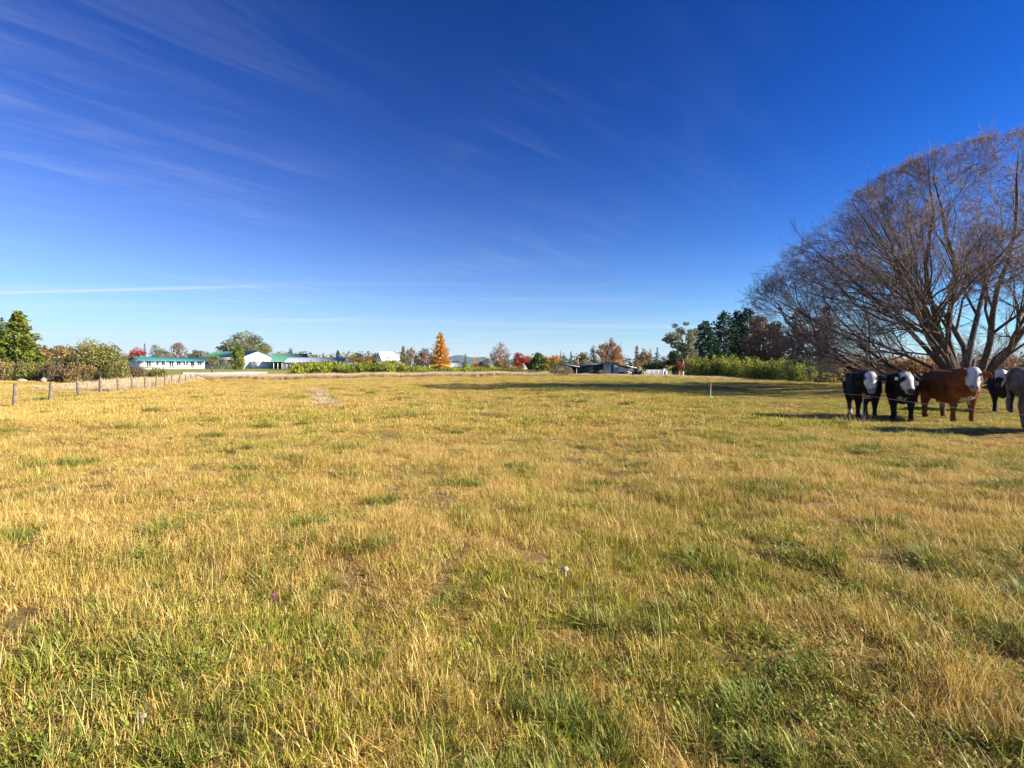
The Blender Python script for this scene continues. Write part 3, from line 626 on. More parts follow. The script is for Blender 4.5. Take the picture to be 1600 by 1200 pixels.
lm = MB(); lm.leaves(P1[k] + rng.normal(size=(len(k), 3)) * .05, .06 * rng.uniform(.6, 1.5, len(k)), rng.uniform(0, 1, len(k)), 2.5, np.array([[0, 0, .6]]).repeat(len(k), 0), 1.0)
lm.obj('last_leaves', M_WLEAF, willow)

# ------------------------------------------------------------------ houses
M_WHITE = ribbed('white weatherboard', (0.78, 0.78, 0.76), 4, 2, .6, .04)
M_TEAL = ribbed('teal roofing iron', (0.05, 0.18, 0.20), 4, 0); M_GREENROOF = ribbed('green roofing iron', (0.065, 0.19, 0.125), 4, 0)
M_BLUEROOF = ribbed('grey blue roofing iron', (0.24, 0.27, 0.35), 4, 0); M_WHITEROOF = ribbed('white roofing iron', (0.72, 0.72, 0.72), 4, 0)
M_BLACK = ribbed('black stained boards', (0.022, 0.024, 0.03), 5, 0, .6); M_GREYW = ribbed('grey cladding', (0.50, 0.48, 0.45), 4, 2, .6)
M_DARKROOF = ribbed('dark roofing iron', (0.06, 0.065, 0.075), 4, 0)
M_TRIM = paint('white trim', (0.80, 0.80, 0.78), .5, .04); M_SHADE = paint('painted interior shade', (0.02, 0.02, 0.022), .8, .3)  # near-black colour stands in for the shade inside openings
def glassmat():
    m, nt, out = new_mat('window glass'); b = N(nt, 'ShaderNodeBsdfPrincipled', i_Roughness=.05); b.inputs['Base Color'].default_value = (.03, .04, .05, 1); b.inputs['Specular IOR Level'].default_value = .8
    nt.links.new(b.outputs[0], out.inputs[0]); return m
M_GLASS = glassmat()
def wbox(name, mat, parent, *e): b = MB(); b.box(*e); return b.obj(name, mat, parent)
def window(parent, x, z, w, h, y=0.0, axis='y'):
    """framed window on a wall whose outer face is at y (facing -y) or, for axis x, at x=y facing -x"""
    def bx(bb, u0, u1, d0, d1, z0, z1):
        if axis == 'y': bb.box(u0, u1, y - d1, y - d0, z0, z1)
        else: bb.box(y - d1, y - d0, u0, u1, z0, z1)
    f = MB(); t = .09
    bx(f, x - w / 2, x + w / 2, -.02, .06, z, z + t); bx(f, x - w / 2, x + w / 2, -.02, .06, z + h - t, z + h)
    bx(f, x - w / 2, x - w / 2 + t, -.02, .056, z + t, z + h - t); bx(f, x + w / 2 - t, x + w / 2, -.02, .056, z + t, z + h - t)
    bx(f, x - .03, x + .03, -.02, .05, z + t, z + h - t)
    o = f.obj('window', M_TRIM, parent); g = MB(); bx(g, x - w / 2 + .02, x + w / 2 - .02, -.03, .02, z + .02, z + h - .02); g.obj('pane', M_GLASS, o)
def gable_roof(parent, mat, x0, x1, y0, y1, ze, zr, along='x', ov=.35, th=.12):
    b = MB()
    if along == 'x': ym = (y0 + y1) / 2; A = [(y0 - ov, ze - (zr - ze) * ov / (ym - y0)), (ym, zr), (y1 + ov, ze - (zr - ze) * ov / (ym - y0))]; mk = lambda s, c: (s, c[0], c[1]); s0, s1 = x0 - ov, x1 + ov
    else: ym = (x0 + x1) / 2; A = [(x0 - ov, ze - (zr - ze) * ov / (ym - x0)), (ym, zr), (x1 + ov, ze - (zr - ze) * ov / (ym - x0))]; mk = lambda s, c: (c[0], s, c[1]); s0, s1 = y0 - ov, y1 + ov
    up = [(a, z + th) for a, z in A]; pr = A + up[::-1]
    v = [mk(s0, c) for c in pr] + [mk(s1, c) for c in pr]
    q = [(k, (k + 1) % 6, 6 + (k + 1) % 6, 6 + k) for k in range(6)] + [(0, 1, 4, 5), (1, 2, 3, 4), (6, 11, 10, 7), (7, 10, 9, 8)]
    b.add(v, q); return b.obj('roof', mat, parent)
def gable_wall(parent, mat, x0, x1, y0, y1, z0, ze, zr, along='x'):
    b = MB(); b.box(x0, x1, y0, y1, z0, ze)
    e = .02
    if along == 'x': ym = (y0 + y1) / 2; b.add([(x0, y0, ze), (x0, y1, ze), (x0, ym, zr - e), (x1, y0, ze), (x1, y1, ze), (x1, ym, zr - e)], None, [(0, 2, 1), (3, 4, 5)])
    else: xm = (x0 + x1) / 2; b.add([(x0, y0, ze), (x1, y0, ze), (xm, y0, zr - e), (x0, y1, ze), (x1, y1, ze), (xm, y1, zr - e)], None, [(0, 1, 2), (3, 5, 4)])
    return b.obj('wall', mat, parent)

# front faces look along local -y; local x runs from the near corner to the far one
RZ = math.atan2(.87, .5)
# long low house with a teal roof
Z0 = 140; X0 = gx(222, Z0); g0 = .30
hs = empty('long_house', (X0, Z0, g0), RZ); tag(hs, 'long white single-storey house with teal roof and veranda', 'house')
gable_wall(hs, M_WHITE, 0, 16.4, 0, 7, -.3, 2.35, 3.25); gable_roof(hs, M_TEAL, 0, 16.4, 0, 7, 2.4, 3.3, ov=.9)
for k in range(8): window(hs, 1.6 + k * 1.95, 1.0 if k % 3 else .3, 1.35, 1.25 if k % 3 else 1.95)
for k in range(7): wbox('veranda_post', M_TRIM, hs, .1 + k * 2.68, .22 + k * 2.68, -.82, -.70, -.3, 2.12)
wbox('deck', paint('deck boards', (.35, .30, .25), .8), hs, -.1, 16.4, -1.0, -.004, -.4, .05)
for k in range(6): wbox('rail', M_TRIM, hs, .25 + k * 2.68, 2.75 + k * 2.68, -.79, -.74, .75, .85)
# green-roofed hall
Z0 = 150; X0 = gx(380, Z0)
hs = empty('hall', (X0, Z0, .3), RZ); tag(hs, 'tall white gabled hall with green metal roof', 'hall')
gable_wall(hs, M_WHITE, 0, 9.3, 0, 22, -.3, 3.55, 5.25, 'y'); gable_roof(hs, M_GREENROOF, 0, 9.3, 0, 22, 3.6, 5.3, 'y', .5)
for k in range(5): window(hs, 3 + k * 3.9, 1.3, 2.2, 1.5, 0, 'x')
wbox('annex', M_WHITE, hs, 2.2, 9.6, -4.4, -.004, -.3, 2.1); wbox('annex_roof', M_WHITEROOF, hs, 2.0, 9.8, -4.6, -.004, 2.1, 2.25)
wbox('vent', M_TRIM, hs, 3.2, 3.5, -.2, -.006, 2.3, 3.0); wbox('vent', M_TRIM, hs, 6.4, 6.7, -.2, -.006, 2.3, 3.0)
# green-roofed carport shed
Z0 = 148; X0 = gx(427, Z0)
hs = empty('shed', (X0, Z0, .1), R(20)); tag(hs, 'white shed with green roof and dark open carport', 'shed')
gable_wall(hs, M_WHITE, 2.4, 8.6, .5, 7, -.3, 2.3, 4.1); gable_roof(hs, M_GREENROOF, -.4, 8.8, 0, 7.5, 2.4, 4.6, ov=.3)
wbox('carport_shade_block', M_SHADE, hs, .2, 2.39, 3.5, 7, -.3, 2.3)  # solid block, its near-black colour paints the shade of the open carport
for k in (0, 1.1, 2.2): wbox('post', M_TRIM, hs, k, k + .14, .1, .24, -.3, 2.3)
wbox('door', paint('pale door', (.6, .6, .6), .5), hs, 3.0, 4.6, .43, .496, -.3, 2.0)
# grey-blue roofed house
Z0 = 128; X0 = gx(449, Z0)
hs = empty('bungalow', (X0, Z0, -.1), R(12)); tag(hs, 'low bungalow with grey-blue roof behind the green broom', 'house')
gable_wall(hs, paint('pale grey plaster', (.45, .46, .44), .8), 0, 13.2, 0, 7, -.3, 2.3, 3.3); gable_roof(hs, M_BLUEROOF, 0, 13.2, 0, 7, 2.35, 3.35, ov=.6)
for k in range(5): window(hs, 1.3 + k * 2.6, .9, 1.3, 1.1)
# small far shed between broom
hs = empty('garden_shed', (gx(540, 130), 130, -.4), R(10)); tag(hs, 'small pale shed with grey roof behind the broom', 'shed')
gable_wall(hs, M_WHITE, 0, 3.2, 0, 3, -.3, 1.6, 2.2); gable_roof(hs, M_BLUEROOF, 0, 3.2, 0, 3, 1.65, 2.25, ov=.2)
wbox('door', M_GREYW, hs, 1.1, 2.0, -.05, -.004, -.2, 1.4)
# steep white-roofed house
hs = empty('steep_house', (gx(597, 175), 175, 0), R(38)); tag(hs, 'steep white-roofed house with bluish gable end', 'house')
gable_wall(hs, M_WHITE, 0, 8.4, 0, 5, -1.5, 3.2, 5.9); gable_roof(hs, M_WHITEROOF, 0, 8.4, 0, 5, 3.25, 6.0, ov=.25)
window(hs, 2.5, 3.6, .9, 1.0, 0, 'x'); window(hs, 2.4, 1.2, 1.2, 1.2); window(hs, 5.6, 1.2, 1.2, 1.2)
wbox('chimney', M_GREYW, hs, 6.6, 7.1, 2.9, 3.4, 5.3, 6.5)
# grey garden house near the larch
hs = empty('garden_house', (gx(706, 118), 118, -1.2), R(8)); tag(hs, 'low grey garden house between the larch and small conifer', 'house')
gable_wall(hs, M_GREYW, 0, 3.0, 0, 3.4, -.3, 2.3, 3.0); gable_roof(hs, M_BLUEROOF, 0, 3.0, 0, 3.4, 2.35, 3.05, ov=.3); window(hs, 1.5, 1.1, 1.2, .9)
# pale house by the red maple
hs = empty('cottage', (gx(818, 112), 112, -1.4), R(-8)); tag(hs, 'small pale-roofed cottage half hidden beside the crimson maple', 'house')
gable_wall(hs, paint('tan plaster', (.5, .36, .28), .8), 0, 3.6, 0, 4, -.3, 2.0, 3.1); gable_roof(hs, M_WHITEROOF, 0, 3.6, 0, 4, 2.05, 3.15, ov=.3); window(hs, 1.6, .8, 1.1, 1.0)
# yellow shade sail
hs = empty('shade_sail', (gx(690, 108), 108, -1.4)); tag(hs, 'bright yellow shade sail on posts under the larch', 'shade sail')
b = MB(); n_ = 9; P = []; q = []
for a in range(n_):
    for c in range(n_):
        u, w_ = a / (n_ - 1), c / (n_ - 1); P.append((-2.3 + 4.4 * u, -1.5 + 3 * w_, 2.65 + .35 * (1 - abs(2 * u - 1)) + .5 * (u - .5) * (w_ - .5) * 2))
for a in range(n_ - 1):
    for c in range(n_ - 1): q.append((a * n_ + c, (a + 1) * n_ + c, (a + 1) * n_ + c + 1, a * n_ + c + 1))
b.add(P, q); b.obj('canopy', leafmat('yellow cloth', (.70, .46, .04), (.75, .50, .05), trans=.4), hs, True)
for sx in (-2.3, 2.1):
    for sy in (-1.5, 1.5): b = MB(); b.tubes([(sx, sy, -.3)], [(sx, sy, 2.9)], .06, .05, 8); b.obj('post', M_TRIM, hs)
# modern black house
ZB = 96; gB = -1.75
hs = empty('black_house', (gx(907, ZB), ZB, gB), R(9)); tag(hs, 'modern black-clad house with sloping roofs and grey block', 'house')
def mono(name, mat, x0, x1, y0, y1, z0, za, zb, th=None):
    b = MB(); lo0, lo1 = (z0, z0) if th is None else (za - th, zb - th)
    v = [(x0, y0, lo0), (x1, y0, lo1), (x1, y1, lo1), (x0, y1, lo0), (x0, y0, za), (x1, y0, zb), (x1, y1, zb), (x0, y1, za)]
    b.add(v, [(0, 3, 2, 1), (4, 5, 6, 7), (0, 1, 5, 4), (1, 2, 6, 5), (2, 3, 7, 6), (3, 0, 4, 7)]); return b.obj(name, mat, hs)
k_ = ZB / F
mono('wall', M_BLACK, 0, 37 * k_, 0, 7, -.3, 2.80, 3.42); mono('roof', M_DARKROOF, -.3, 37 * k_ + .02, -.4, 7.3, 0, 2.98, 3.62, .16)
mono('canopy_roof', M_BLUEROOF, -34 * k_, -.32, -.6, 6, 0, 3.55, 2.95, .14)
for sx in (-33 * k_, -17 * k_, -8 * k_): wbox('post', M_DARKROOF, hs, sx, sx + .14, -.4, -.26, -.3, 2.9)
wbox('carport_wall', M_SHADE, hs, -19 * k_, -.02, 4, 6, -.3, 2.75)
window(hs, 6 * k_, .95, .85, .75)
wbox('grey_block', M_GREYW, hs, 37 * k_ + .03, 61 * k_, -.6, 6, -.3, 3.55); mono('block_roof', M_DARKROOF, 36.6 * k_ + .05, 61.6 * k_, -.9, 6.2, 0, 3.70, 3.68, .14)
wbox('doorway', M_SHADE, hs, 48.6 * k_, 51.6 * k_, -.65, -.604, -.2, 3.2)
for w0 in (40, 44.5, 55): window(hs, w0 * k_ + .2, .3, .42, 1.7, -.6)
mono('white_wing', M_WHITE, 61 * k_ + .01, 92 * k_, 1, 7, -.3, 2.55, 2.55); mono('white_roof', M_WHITEROOF, 61.7 * k_, 93 * k_, .3, 7.3, 0, 3.5, 2.75, .14)
wbox('painted_veranda_shade', M_SHADE, hs, 63 * k_, 91 * k_, .9, .995, -.2, 1.9)  # dark sheet that paints the shade under the white wing's roof
wbox('yellow_panel', paint('mustard panel', (.42, .34, .03), .6), hs, 72 * k_, 80 * k_, .8, .895, .5, 1.45)
window(hs, 84 * k_, .9, .7, .9, .89)
wbox('annex', M_BLACK, hs, 93 * k_ + .02, 103 * k_, .6, 6, -.3, 2.8)
# white railing and arch
hs = empty('white_railing', (gx(1010, 84), 84, H(gx(1025, 84), 84)), 0); tag(hs, 'low white picket railing beside the black house', 'railing')
k_ = 84 / F
for r_ in (.45, 1.05): wbox('rail', M_TRIM, hs, 0, 27 * k_, -.03, .03, r_, r_ + .09)
for k in range(14): wbox('picket', M_TRIM, hs, k * 2 * k_, k * 2 * k_ + .09, -.08, -.034, -.1, 1.2)
hs = empty('garden_arch', (gx(1039, 83), 83, H(gx(1039, 83), 83)), 0); tag(hs, 'small white domed garden shelter at the end of the white railing', 'shelter')
b = MB(); P = []; m = 13
for yy in (-.5, .5):
    for k in range(m): a = math.pi * k / (m - 1); P.append((math.cos(a) * .42, yy, (.95 + math.sin(a) * .5)))
    P += [(-.42, yy, -.1), (.42, yy, -.1)]
M2 = m + 2; q = [(k, k + 1, M2 + k + 1, M2 + k) for k in range(m + 1)] + [(m + 1, 0, M2, M2 + m + 1)]
b.add(P, q, [(0, k, k + 1) for k in range(1, m + 1)] + [(M2, M2 + k + 1, M2 + k) for k in range(1, m + 1)]); b.obj('shell', M_TRIM, hs)
wbox('doorway', M_GREYW, hs, -.2, .2, -.53, -.504, -.05, 1.0)
# utility poles
for (p_, z_, t_, lb) in [(537, 150, 551, 'thin pale utility pole beside the grey-blue roof'), (903, 110, 556, 'thin pale pole standing behind the black house roof')]:
    X_ = gx(p_, z_); g_ = H(X_, z_); o = empty('utility_pole', (X_, z_, g_)); tag(o, lb, 'pole')
    b = MB(); hh = pz(t_, z_) - g_; b.tubes([(0, 0, -.3)], [(0, 0, hh)], .12, .09, 8); b.obj('pole', M_PALEBARK, o); wbox('crossarm', M_PALEBARK, o, -.6, .6, -.14, -.04, hh - .35, hh - .22)

# ------------------------------------------------------------------ wire fence
M_POST = paint('weathered post wood', (0.185, 0.145, 0.105), .9, .55, 9, .8)
M_WIRE = paint('galvanised wire', (0.35, 0.35, 0.34), .4, .1, metallic=.8)
fpx = [22, 78, 123, 157, 185, 207, 227, 243, 257, 269, 280, 290, 299, 307]
ftop = [599, 597, 594, 591, 589.5, 588, 587.6, 586.5, 586.5, 586, 585.6, 585.2, 585, 584.5]
u1 = 1 / (450 - 22.0); fence = empty('wire_fence', (gx(22, 19), 19, 0)); tag(fence, 'wire fence on weathered grey wooden posts', 'fence')
F0 = np.array([gx(22, 19), 19.0, 0.0]); FP = []
for p_, t_ in zip([-48] + fpx, [602] + ftop):
    z_ = 19 * (1 / (450.0 - p_)) / u1; x_ = gx(p_, z_); FP.append((x_, z_, H(x_, z_), pz(t_, z_)))
for k, (x_, y_, g_, t_) in enumerate(FP):
    lean = rng.normal(0, .055, 2); c = np.array([x_, y_, 0]) - F0; rr = .062 if k != 4 else .07
    b = MB(); m = 9; P = []
    hs_ = [g_ - .3, g_ + .3, t_ - .02, t_]
    for zi, zz in enumerate(hs_):
        for j in range(m):
            a = 6.283 * j / m; r_ = rr * (1 + .08 * math.sin(3 * a + k)) * (1 if zi < 3 else .8); P.append((c[0] + math.cos(a) * r_ + lean[0] * (zz - g_), c[1] + math.sin(a) * r_ + lean[1] * (zz - g_), zz))
    q = [(zi * m + j, zi * m + (j + 1) % m, (zi + 1) * m + (j + 1) % m, (zi + 1) * m + j) for zi in range(3) for j in range(m)]
    P.append((c[0], c[1], t_ + .005)); b.add(P, q, [(3 * m + j, 3 * m + (j + 1) % m, 4 * m) for j in range(m)]); b.obj('post', M_POST, fence)
for w_ in (.2, .42, .62):
    p0 = [(x_ - F0[0] + .09, y_ - F0[1], g_ + (t_ - g_) * w_ / .8) for x_, y_, g_, t_ in FP]
    b = MB(); b.tubes(p0[:-1], p0[1:], .006, .006, 4); b.obj('wire', M_WIRE, fence)
x_, y_, g_, t_ = FP[-1]; b = MB(); c = np.array([x_, y_, 0]) - F0
b.tubes([c + np.array([0, 0, t_ * .9])], [c + np.array([1.7, .4, g_ + .05])], .06, .06, 7); b.obj('brace', M_POST, fence)

# ------------------------------------------------------------------ electric fence
ef = empty('electric_fence', (gx(1348, 13.8), 13.8, 0)); tag(ef, 'temporary electric fence of white tape on slim tread-in posts', 'fence')
E0 = np.array([gx(1348, 13.8), 13.8, 0]); M_WPOST = paint('white plastic', (.72, .74, .78), .4, .05); M_BLUEP = paint('blue-white plastic', (.28, .42, .68), .4, .1); M_ORG = paint('orange insulator', (.75, .22, .06), .4, .1)
EP = [(gx(1040, 40), 40), (gx(1110, 23.4), 23.4), (gx(1348, 13.8), 13.8), (8.9, 7.3), (8.8, 2.0)]; tops = []
for k, (x_, y_) in enumerate(EP):
    g_ = H(x_, y_); hh = .70 if k != 1 else .62; c = np.array([x_, y_, g_]) - E0
    b = MB(); b.tubes([c + (0, 0, -.2)], [c + (.015, 0, hh)], .013, .011, 6); post = b.obj('tread_in_post', M_BLUEP if k == 2 else M_WPOST, ef)
    cb = MB(); m = 10; an = np.arange(m + 1) / m * 6.283; rg = np.stack([.015 + .035 * np.cos(an), 0 * an, hh + .035 + .035 * np.sin(an)], 1) + c; cb.tubes(rg[:-1], rg[1:], .009, .009, 5)
    cb.tubes([c + (.013, 0, hh - .13)], [c + (.015, 0, hh)], .019, .019, 6); cb.obj('pigtail', M_ORG, post)
    fb = MB(); fb.box(c[0] - .01, c[0] + .09, c[1] - .012, c[1] + .012, c[2] + .05, c[2] + .075); fb.obj('foot_step', M_WPOST, post)
    tops.append(c + np.array([.015, 0, hh + .02]))
b = MB()
for a, c in zip(tops[:-1], tops[1:]):
    s = np.linspace(0, 1, 9)[:, None]; L_ = a + (c - a) * s; L_[:, 2] -= .05 * (4 * s[:, 0] * (1 - s[:, 0])); b.tubes(L_[:-1], L_[1:], .004, .004, 5)
b.obj('tape', paint('grey white tape', (.50, .50, .50), .5, .1), ef)

# ------------------------------------------------------------------ cattle
def loft(rings):
    """closed tube through rings (centre, side vector, up vector, half width, half height)"""
    m = 16; P = []
    for (c, s, u, hw, hh) in rings:
        for j in range(m):
            a = 6.2832 * j / m; ca, sa = math.cos(a), math.sin(a)
            e = 0.86; x_ = math.copysign(abs(ca) ** e, ca) * hw; y_ = math.copysign(abs(sa) ** e, sa) * hh
            P.append(Vector(c) + Vector(s) * x_ + Vector(u) * y_)
    n = len(rings); q = [(i * m + j, i * m + (j + 1) % m, (i + 1) * m + (j + 1) % m, (i + 1) * m + j) for i in range(n - 1) for j in range(m)]
    P.append(Vector(rings[0][0])); P.append(Vector(rings[-1][0]))
    t = [(n * m, (j + 1) % m, j) for j in range(m)] + [(n * m + 1, (n - 1) * m + j, (n - 1) * m + (j + 1) % m) for j in range(m)]
    return [tuple(p) for p in P], q, t
def chain(pts):
    """rounded tapering tube through (x, y, z, r)"""
    P = [Vector(p[:3]) for p in pts]; rs = [p[3] for p in pts]; rings = []
    for k, (p, r) in enumerate(zip(P, rs)):
        d = (P[min(k + 1, len(P) - 1)] - P[max(k - 1, 0)]).normalized()
        ref = Vector((0, 1, 0)) if abs(d.y) < .8 else Vector((1, 0, 0)); s = d.cross(ref).normalized(); u = s.cross(d).normalized()
        if k == 0: rings += [(p - d * r * .75, s, u, r * .5, r * .5)]
        rings.append((p, s, u, r, r))
        if k == len(P) - 1: rings += [(p + d * r * .75, s, u, r * .5, r * .5)]
    return loft(rings)
def smooth3(c):
    return (np.sin(c[:, 0] * 1.7 + c[:, 1]) + np.sin(c[:, 1] * 2.3 - c[:, 2] * 1.3) + np.sin(c[:, 2] * 1.9 + c[:, 0] * .7)) / 2
def coatmat(name, rough=.75):
    m, nt, out = new_mat(name); at = N(nt, 'ShaderNodeAttribute', attribute_name='coat')
    b = N(nt, 'ShaderNodeBsdfPrincipled', i_Roughness=rough); b.inputs['Specular IOR Level'].default_value = .12
    
    t = N(nt, 'ShaderNodeTexCoord'); n = N(nt, 'ShaderNodeTexNoise', i_Scale=38.0, i_Detail=5.0, i_Roughness=.7); nt.links.new(t.outputs['Object'], n.inputs['Vector'])
    n2_ = N(nt, 'ShaderNodeTexNoise', i_Scale=5.0, i_Detail=4.0); nt.links.new(t.outputs['Object'], n2_.inputs['Vector'])
    mul = N(nt, 'ShaderNodeMix', data_type='RGBA', blend_type='MULTIPLY'); mul.inputs[0].default_value = 1
    nt.links.new(at.outputs['Color'], mul.inputs[6]); nt.links.new(ramp(nt, n2_.outputs[0], [(.3, .55), (.7, 1.35)]), mul.inputs[7])
    nt.links.new(mul.outputs[2], b.inputs['Base Color'])
    bp = N(nt, 'ShaderNodeBump', i_Strength=.55, i_Distance=.015); nt.links.new(n.outputs[0], bp.inputs['Height']); nt.links.new(bp.outputs[0], b.inputs['Normal'])
    nt.links.new(b.outputs[0], out.inputs[0]); return m
M_COAT = coatmat('cattle coat'); M_EYE = paint('dark eye', (.01, .008, .006), .1, .1); M_TAGW = paint('white ear tag', (.75, .75, .72), .5, .05)
def cow(name, label, x, y, facing, head_yaw, coat, white_face=True, style=None, scale=1.0, head=True, head_z=1.36, tail=0.0, leg=(0, 0, 0, 0)):
    g_ = H(x, y); root = empty(name, (x, y, g_), math.atan2(facing[1], facing[0])); root.scale = (scale,) * 3; tag(root, label, 'cow', 'cattle behind the electric fence')
    sh = []
    X, Yv, Zv = Vector((1, 0, 0)), Vector((0, 1, 0)), Vector((0, 0, 1))
    prof = [(-.90, 1.12, .08, .09), (-.86, 1.08, .22, .19), (-.76, 1.04, .33, .27), (-.6, 1.0, .39, .32), (-.35, .965, .42, .355), (-.05, .935, .455, .395), (.22, .935, .45, .39),
            (.45, .965, .425, .335), (.62, .985, .39, .29), (.76, .985, .31, .235), (.86, .98, .17, .14)]
    sh.append(loft([((px0, 0, cz), Yv, Zv, hw, hh) for px0, cz, hh, hw in prof]))
    for s_, lx in ((1, leg[0]), (-1, leg[1])):
        yy = .20 * s_; sh.append(chain([(.52, yy * 1.1, .88, .17), (.52 + lx * .2, yy * 1.05, .66, .125), (.54 + lx * .6, yy, .43, .072), (.53 + lx * .9, yy, .27, .05), (.52 + lx, yy, .13, .056), (.55 + lx, yy, .045, .07)]))
    for s_, lx in ((1, leg[2]), (-1, leg[3])):
        yy = .20 * s_; sh.append(chain([(-.58, yy, 1.0, .22), (-.52 + lx * .2, yy * 1.15, .74, .165), (-.66 + lx * .6, yy * 1.05, .50, .09), (-.665 + lx * .8, yy, .32, .06), (-.655 + lx, yy, .14, .058), (-.63 + lx, yy, .045, .07)]))
    sh.append(chain([(-.88, 0, 1.30, .05), (-.95, tail * .3, 1.15, .035), (-.93 - abs(tail) * .2, tail * .8, .85, .028), (-.93 - abs(tail) * .2, tail, .58, .05), (-.93, tail, .42, .03)]))
    sh.append(chain([(-.35, 0, .58, .13), (-.28, 0, .52, .10)]))                                   # udder
    for s_ in (1, -1):
        sh.append(chain([(-.60, .235 * s_, 1.28, .085), (-.48, .25 * s_, 1.24, .07)])); sh.append(chain([(.40, .20 * s_, 1.22, .16), (.55, .235 * s_, .98, .15), (.58, .23 * s_, .80, .13)]))
        sh.append(chain([(-.84, .11 * s_, 1.20, .08), (-.80, .16 * s_, 1.0, .14)]))
    sh.append(chain([(-.80, 0, 1.355, .05), (-.3, 0, 1.35, .05), (.3, 0, 1.36, .06), (.6, 0, 1.37, .08)]))
    if head:
        hd = Vector((math.cos(head_yaw), math.sin(head_yaw), 0)); hs_ = Vector((-math.sin(head_yaw), math.cos(head_yaw), 0))
        pit = R(62); f = hd * math.cos(pit) - Zv * math.sin(pit); n_ = hd * math.sin(pit) + Zv * math.cos(pit)
        poll = Vector((.90, 0, head_z)) + hd * .16
        sh.append(chain([(.55, 0, 1.06, .33), (.72, 0, 1.12, .29), (.86, 0, 1.18, .24)] + [tuple(poll - hd * .13 - Zv * .10) + (.185,), tuple(poll - hd * .02 - Zv * .08) + (.14,)]))
        sh.append(chain([(.70, 0, .78, .17), (.86, 0, .80, .12), (.93, 0, .92, .1)]))              # brisket and dewlap
        hp = [(-.05, .095, .085, 0), (.0, .125, .11, 0), (.08, .145, .135, -.01), (.18, .140, .145, -.02), (.28, .115, .125, -.02), (.38, .098, .102, -.015), (.47, .098, .088, -.01), (.54, .092, .075, -.01), (.58, .06, .045, -.01)]
        sh.append(loft([(poll + f * t + n_ * o, hs_, n_, hw, hh) for t, hw, hh, o in hp]))
        for s_ in (1, -1):
            j0 = poll + f * .20 + hs_ * s_ * .085 - n_ * .09; sh.append(chain([tuple(j0) + (.075,), tuple(j0 + f * .16 - hs_ * s_ * .02 + n_ * .02) + (.055,)]))
            o0 = poll + f * .15 + hs_ * s_ * .115 + n_ * .055; sh.append(chain([tuple(o0 - f * .02) + (.038,), tuple(o0 + f * .03) + (.036,)]))
            e0 = poll + f * .07 + hs_ * s_ * .11 - n_ * .03; e1 = e0 + hs_ * s_ * .11 - Zv * .015 - n_ * .01; e2 = e0 + hs_ * s_ * .20 - Zv * .05; e3 = e0 + hs_ * s_ * .265 - Zv * .07
            ev = (Zv + n_ * .3).normalized(); ew = (hs_ * s_).cross(ev).normalized()
            sh.append(loft([(e0, ew, ev, .03, .035), (e1, ew, ev, .028, .065), (e2, ew, ev, .024, .068), (e3, ew, ev, .014, .03)]))
    V = []; FC = []
    for (P, q, t) in sh:
        o = len(V); V += P; FC += [tuple(i + o for i in ff) for ff in q] + [tuple(i + o for i in ff) for ff in t]
    me = bpy.data.meshes.new('raw'); me.from_pydata(V, [], FC); me.update()
    import bmesh
    bb = bmesh.new(); bb.from_mesh(me); bmesh.ops.recalc_face_normals(bb, faces=bb.faces); bb.to_mesh(me); bb.free()
    tmp = bpy.data.objects.new('raw', me); col.objects.link(tmp)
    rm = tmp.modifiers.new('r', 'REMESH'); rm.mode = 'VOXEL'; rm.voxel_size = .017; rm.use_smooth_shade = True
    sm = tmp.modifiers.new('s', 'SMOOTH'); sm.factor = .5; sm.iterations = 5
    dg = bpy.context.evaluated_depsgraph_get(); nm = bpy.data.meshes.new_from_object(tmp.evaluated_get(dg)); nm.name = 'body'
    bpy.data.objects.remove(tmp); bpy.data.meshes.remove(me); nm.materials.clear(); nm.materials.append(M_COAT)
    n = len(nm.vertices); co = np.zeros(n * 3, np.float32); nm.vertices.foreach_get('co', co); co = co.reshape(-1, 3).astype(float)
    wob = .022 * np.sin(co[:, 0] * 31 + co[:, 2] * 17) + .022 * np.sin(co[:, 1] * 37 - co[:, 2] * 23)
    colr = np.repeat(np.array(coat)[None], n, 0)
    if style == 'grey':
        pt = np.sin(co[:, 0] * 4.3 + 1) * np.sin(co[:, 2] * 6 + co[:, 1] * 2); colr *= (1 - .35 * sst(.1, .6, pt))[:, None]
    colr[co[:, 2] < .075] = (.05, .04, .035)
    W = np.array((.60, .57, .54))
    if head:
        pn, fn_, sn_, nn_ = (np.array(v_) for v_ in (poll, f, hs_, n_)); d = co - pn; t = d @ fn_; lat = np.abs(d @ sn_); sg = d @ sn_; nz = d @ nn_
        isH = (t > -.08) & (t < .66) & (np.abs(nz) < .24)
        if white_face:
            edge = .02 if white_face is True else .0
            mk = isH & (lat < .15 + wob * .4 - .02 * (t < .1)) & (nz > -.10 + wob - .14 * sst(.1, .35, t)) & (t > -.06 + wob)
            colr[mk] = W
            if style == 'eyepatch':
                mk2 = isH & (((t - .17) / .06) ** 2 + ((sg + .12) / .055) ** 2 < 1.0); colr[mk2] = coat
                mk3 = isH & (nz > .04) & (lat < .05) & (t < .13) & (np.sin(co[:, 1] * 60 + co[:, 2] * 44) > .2); colr[mk3] = np.array(coat) * 4
            if style == 'blaze': colr[isH & (t > .26)] = coat
        nose = isH & (t > .47 + wob * .4) & (nz > -.03); colr[nose] = {'pinknose': (.34, .22, .19), 'brown': (.40, .28, .24)}.get(style, (.05, .04, .04))
    if head and white_face:
        for s_ in (1, -1):
            ec = np.array(poll + f * .165 + hs_ * s_ * .142 + n_ * .062); rr_ = np.linalg.norm(co - ec, axis=1); colr[(rr_ < .055)] = colr[rr_ < .055] * .35
    mud = sst(.2, .9, smooth3(co * 5.0)) * sst(.75, .25, co[:, 2]) * .7
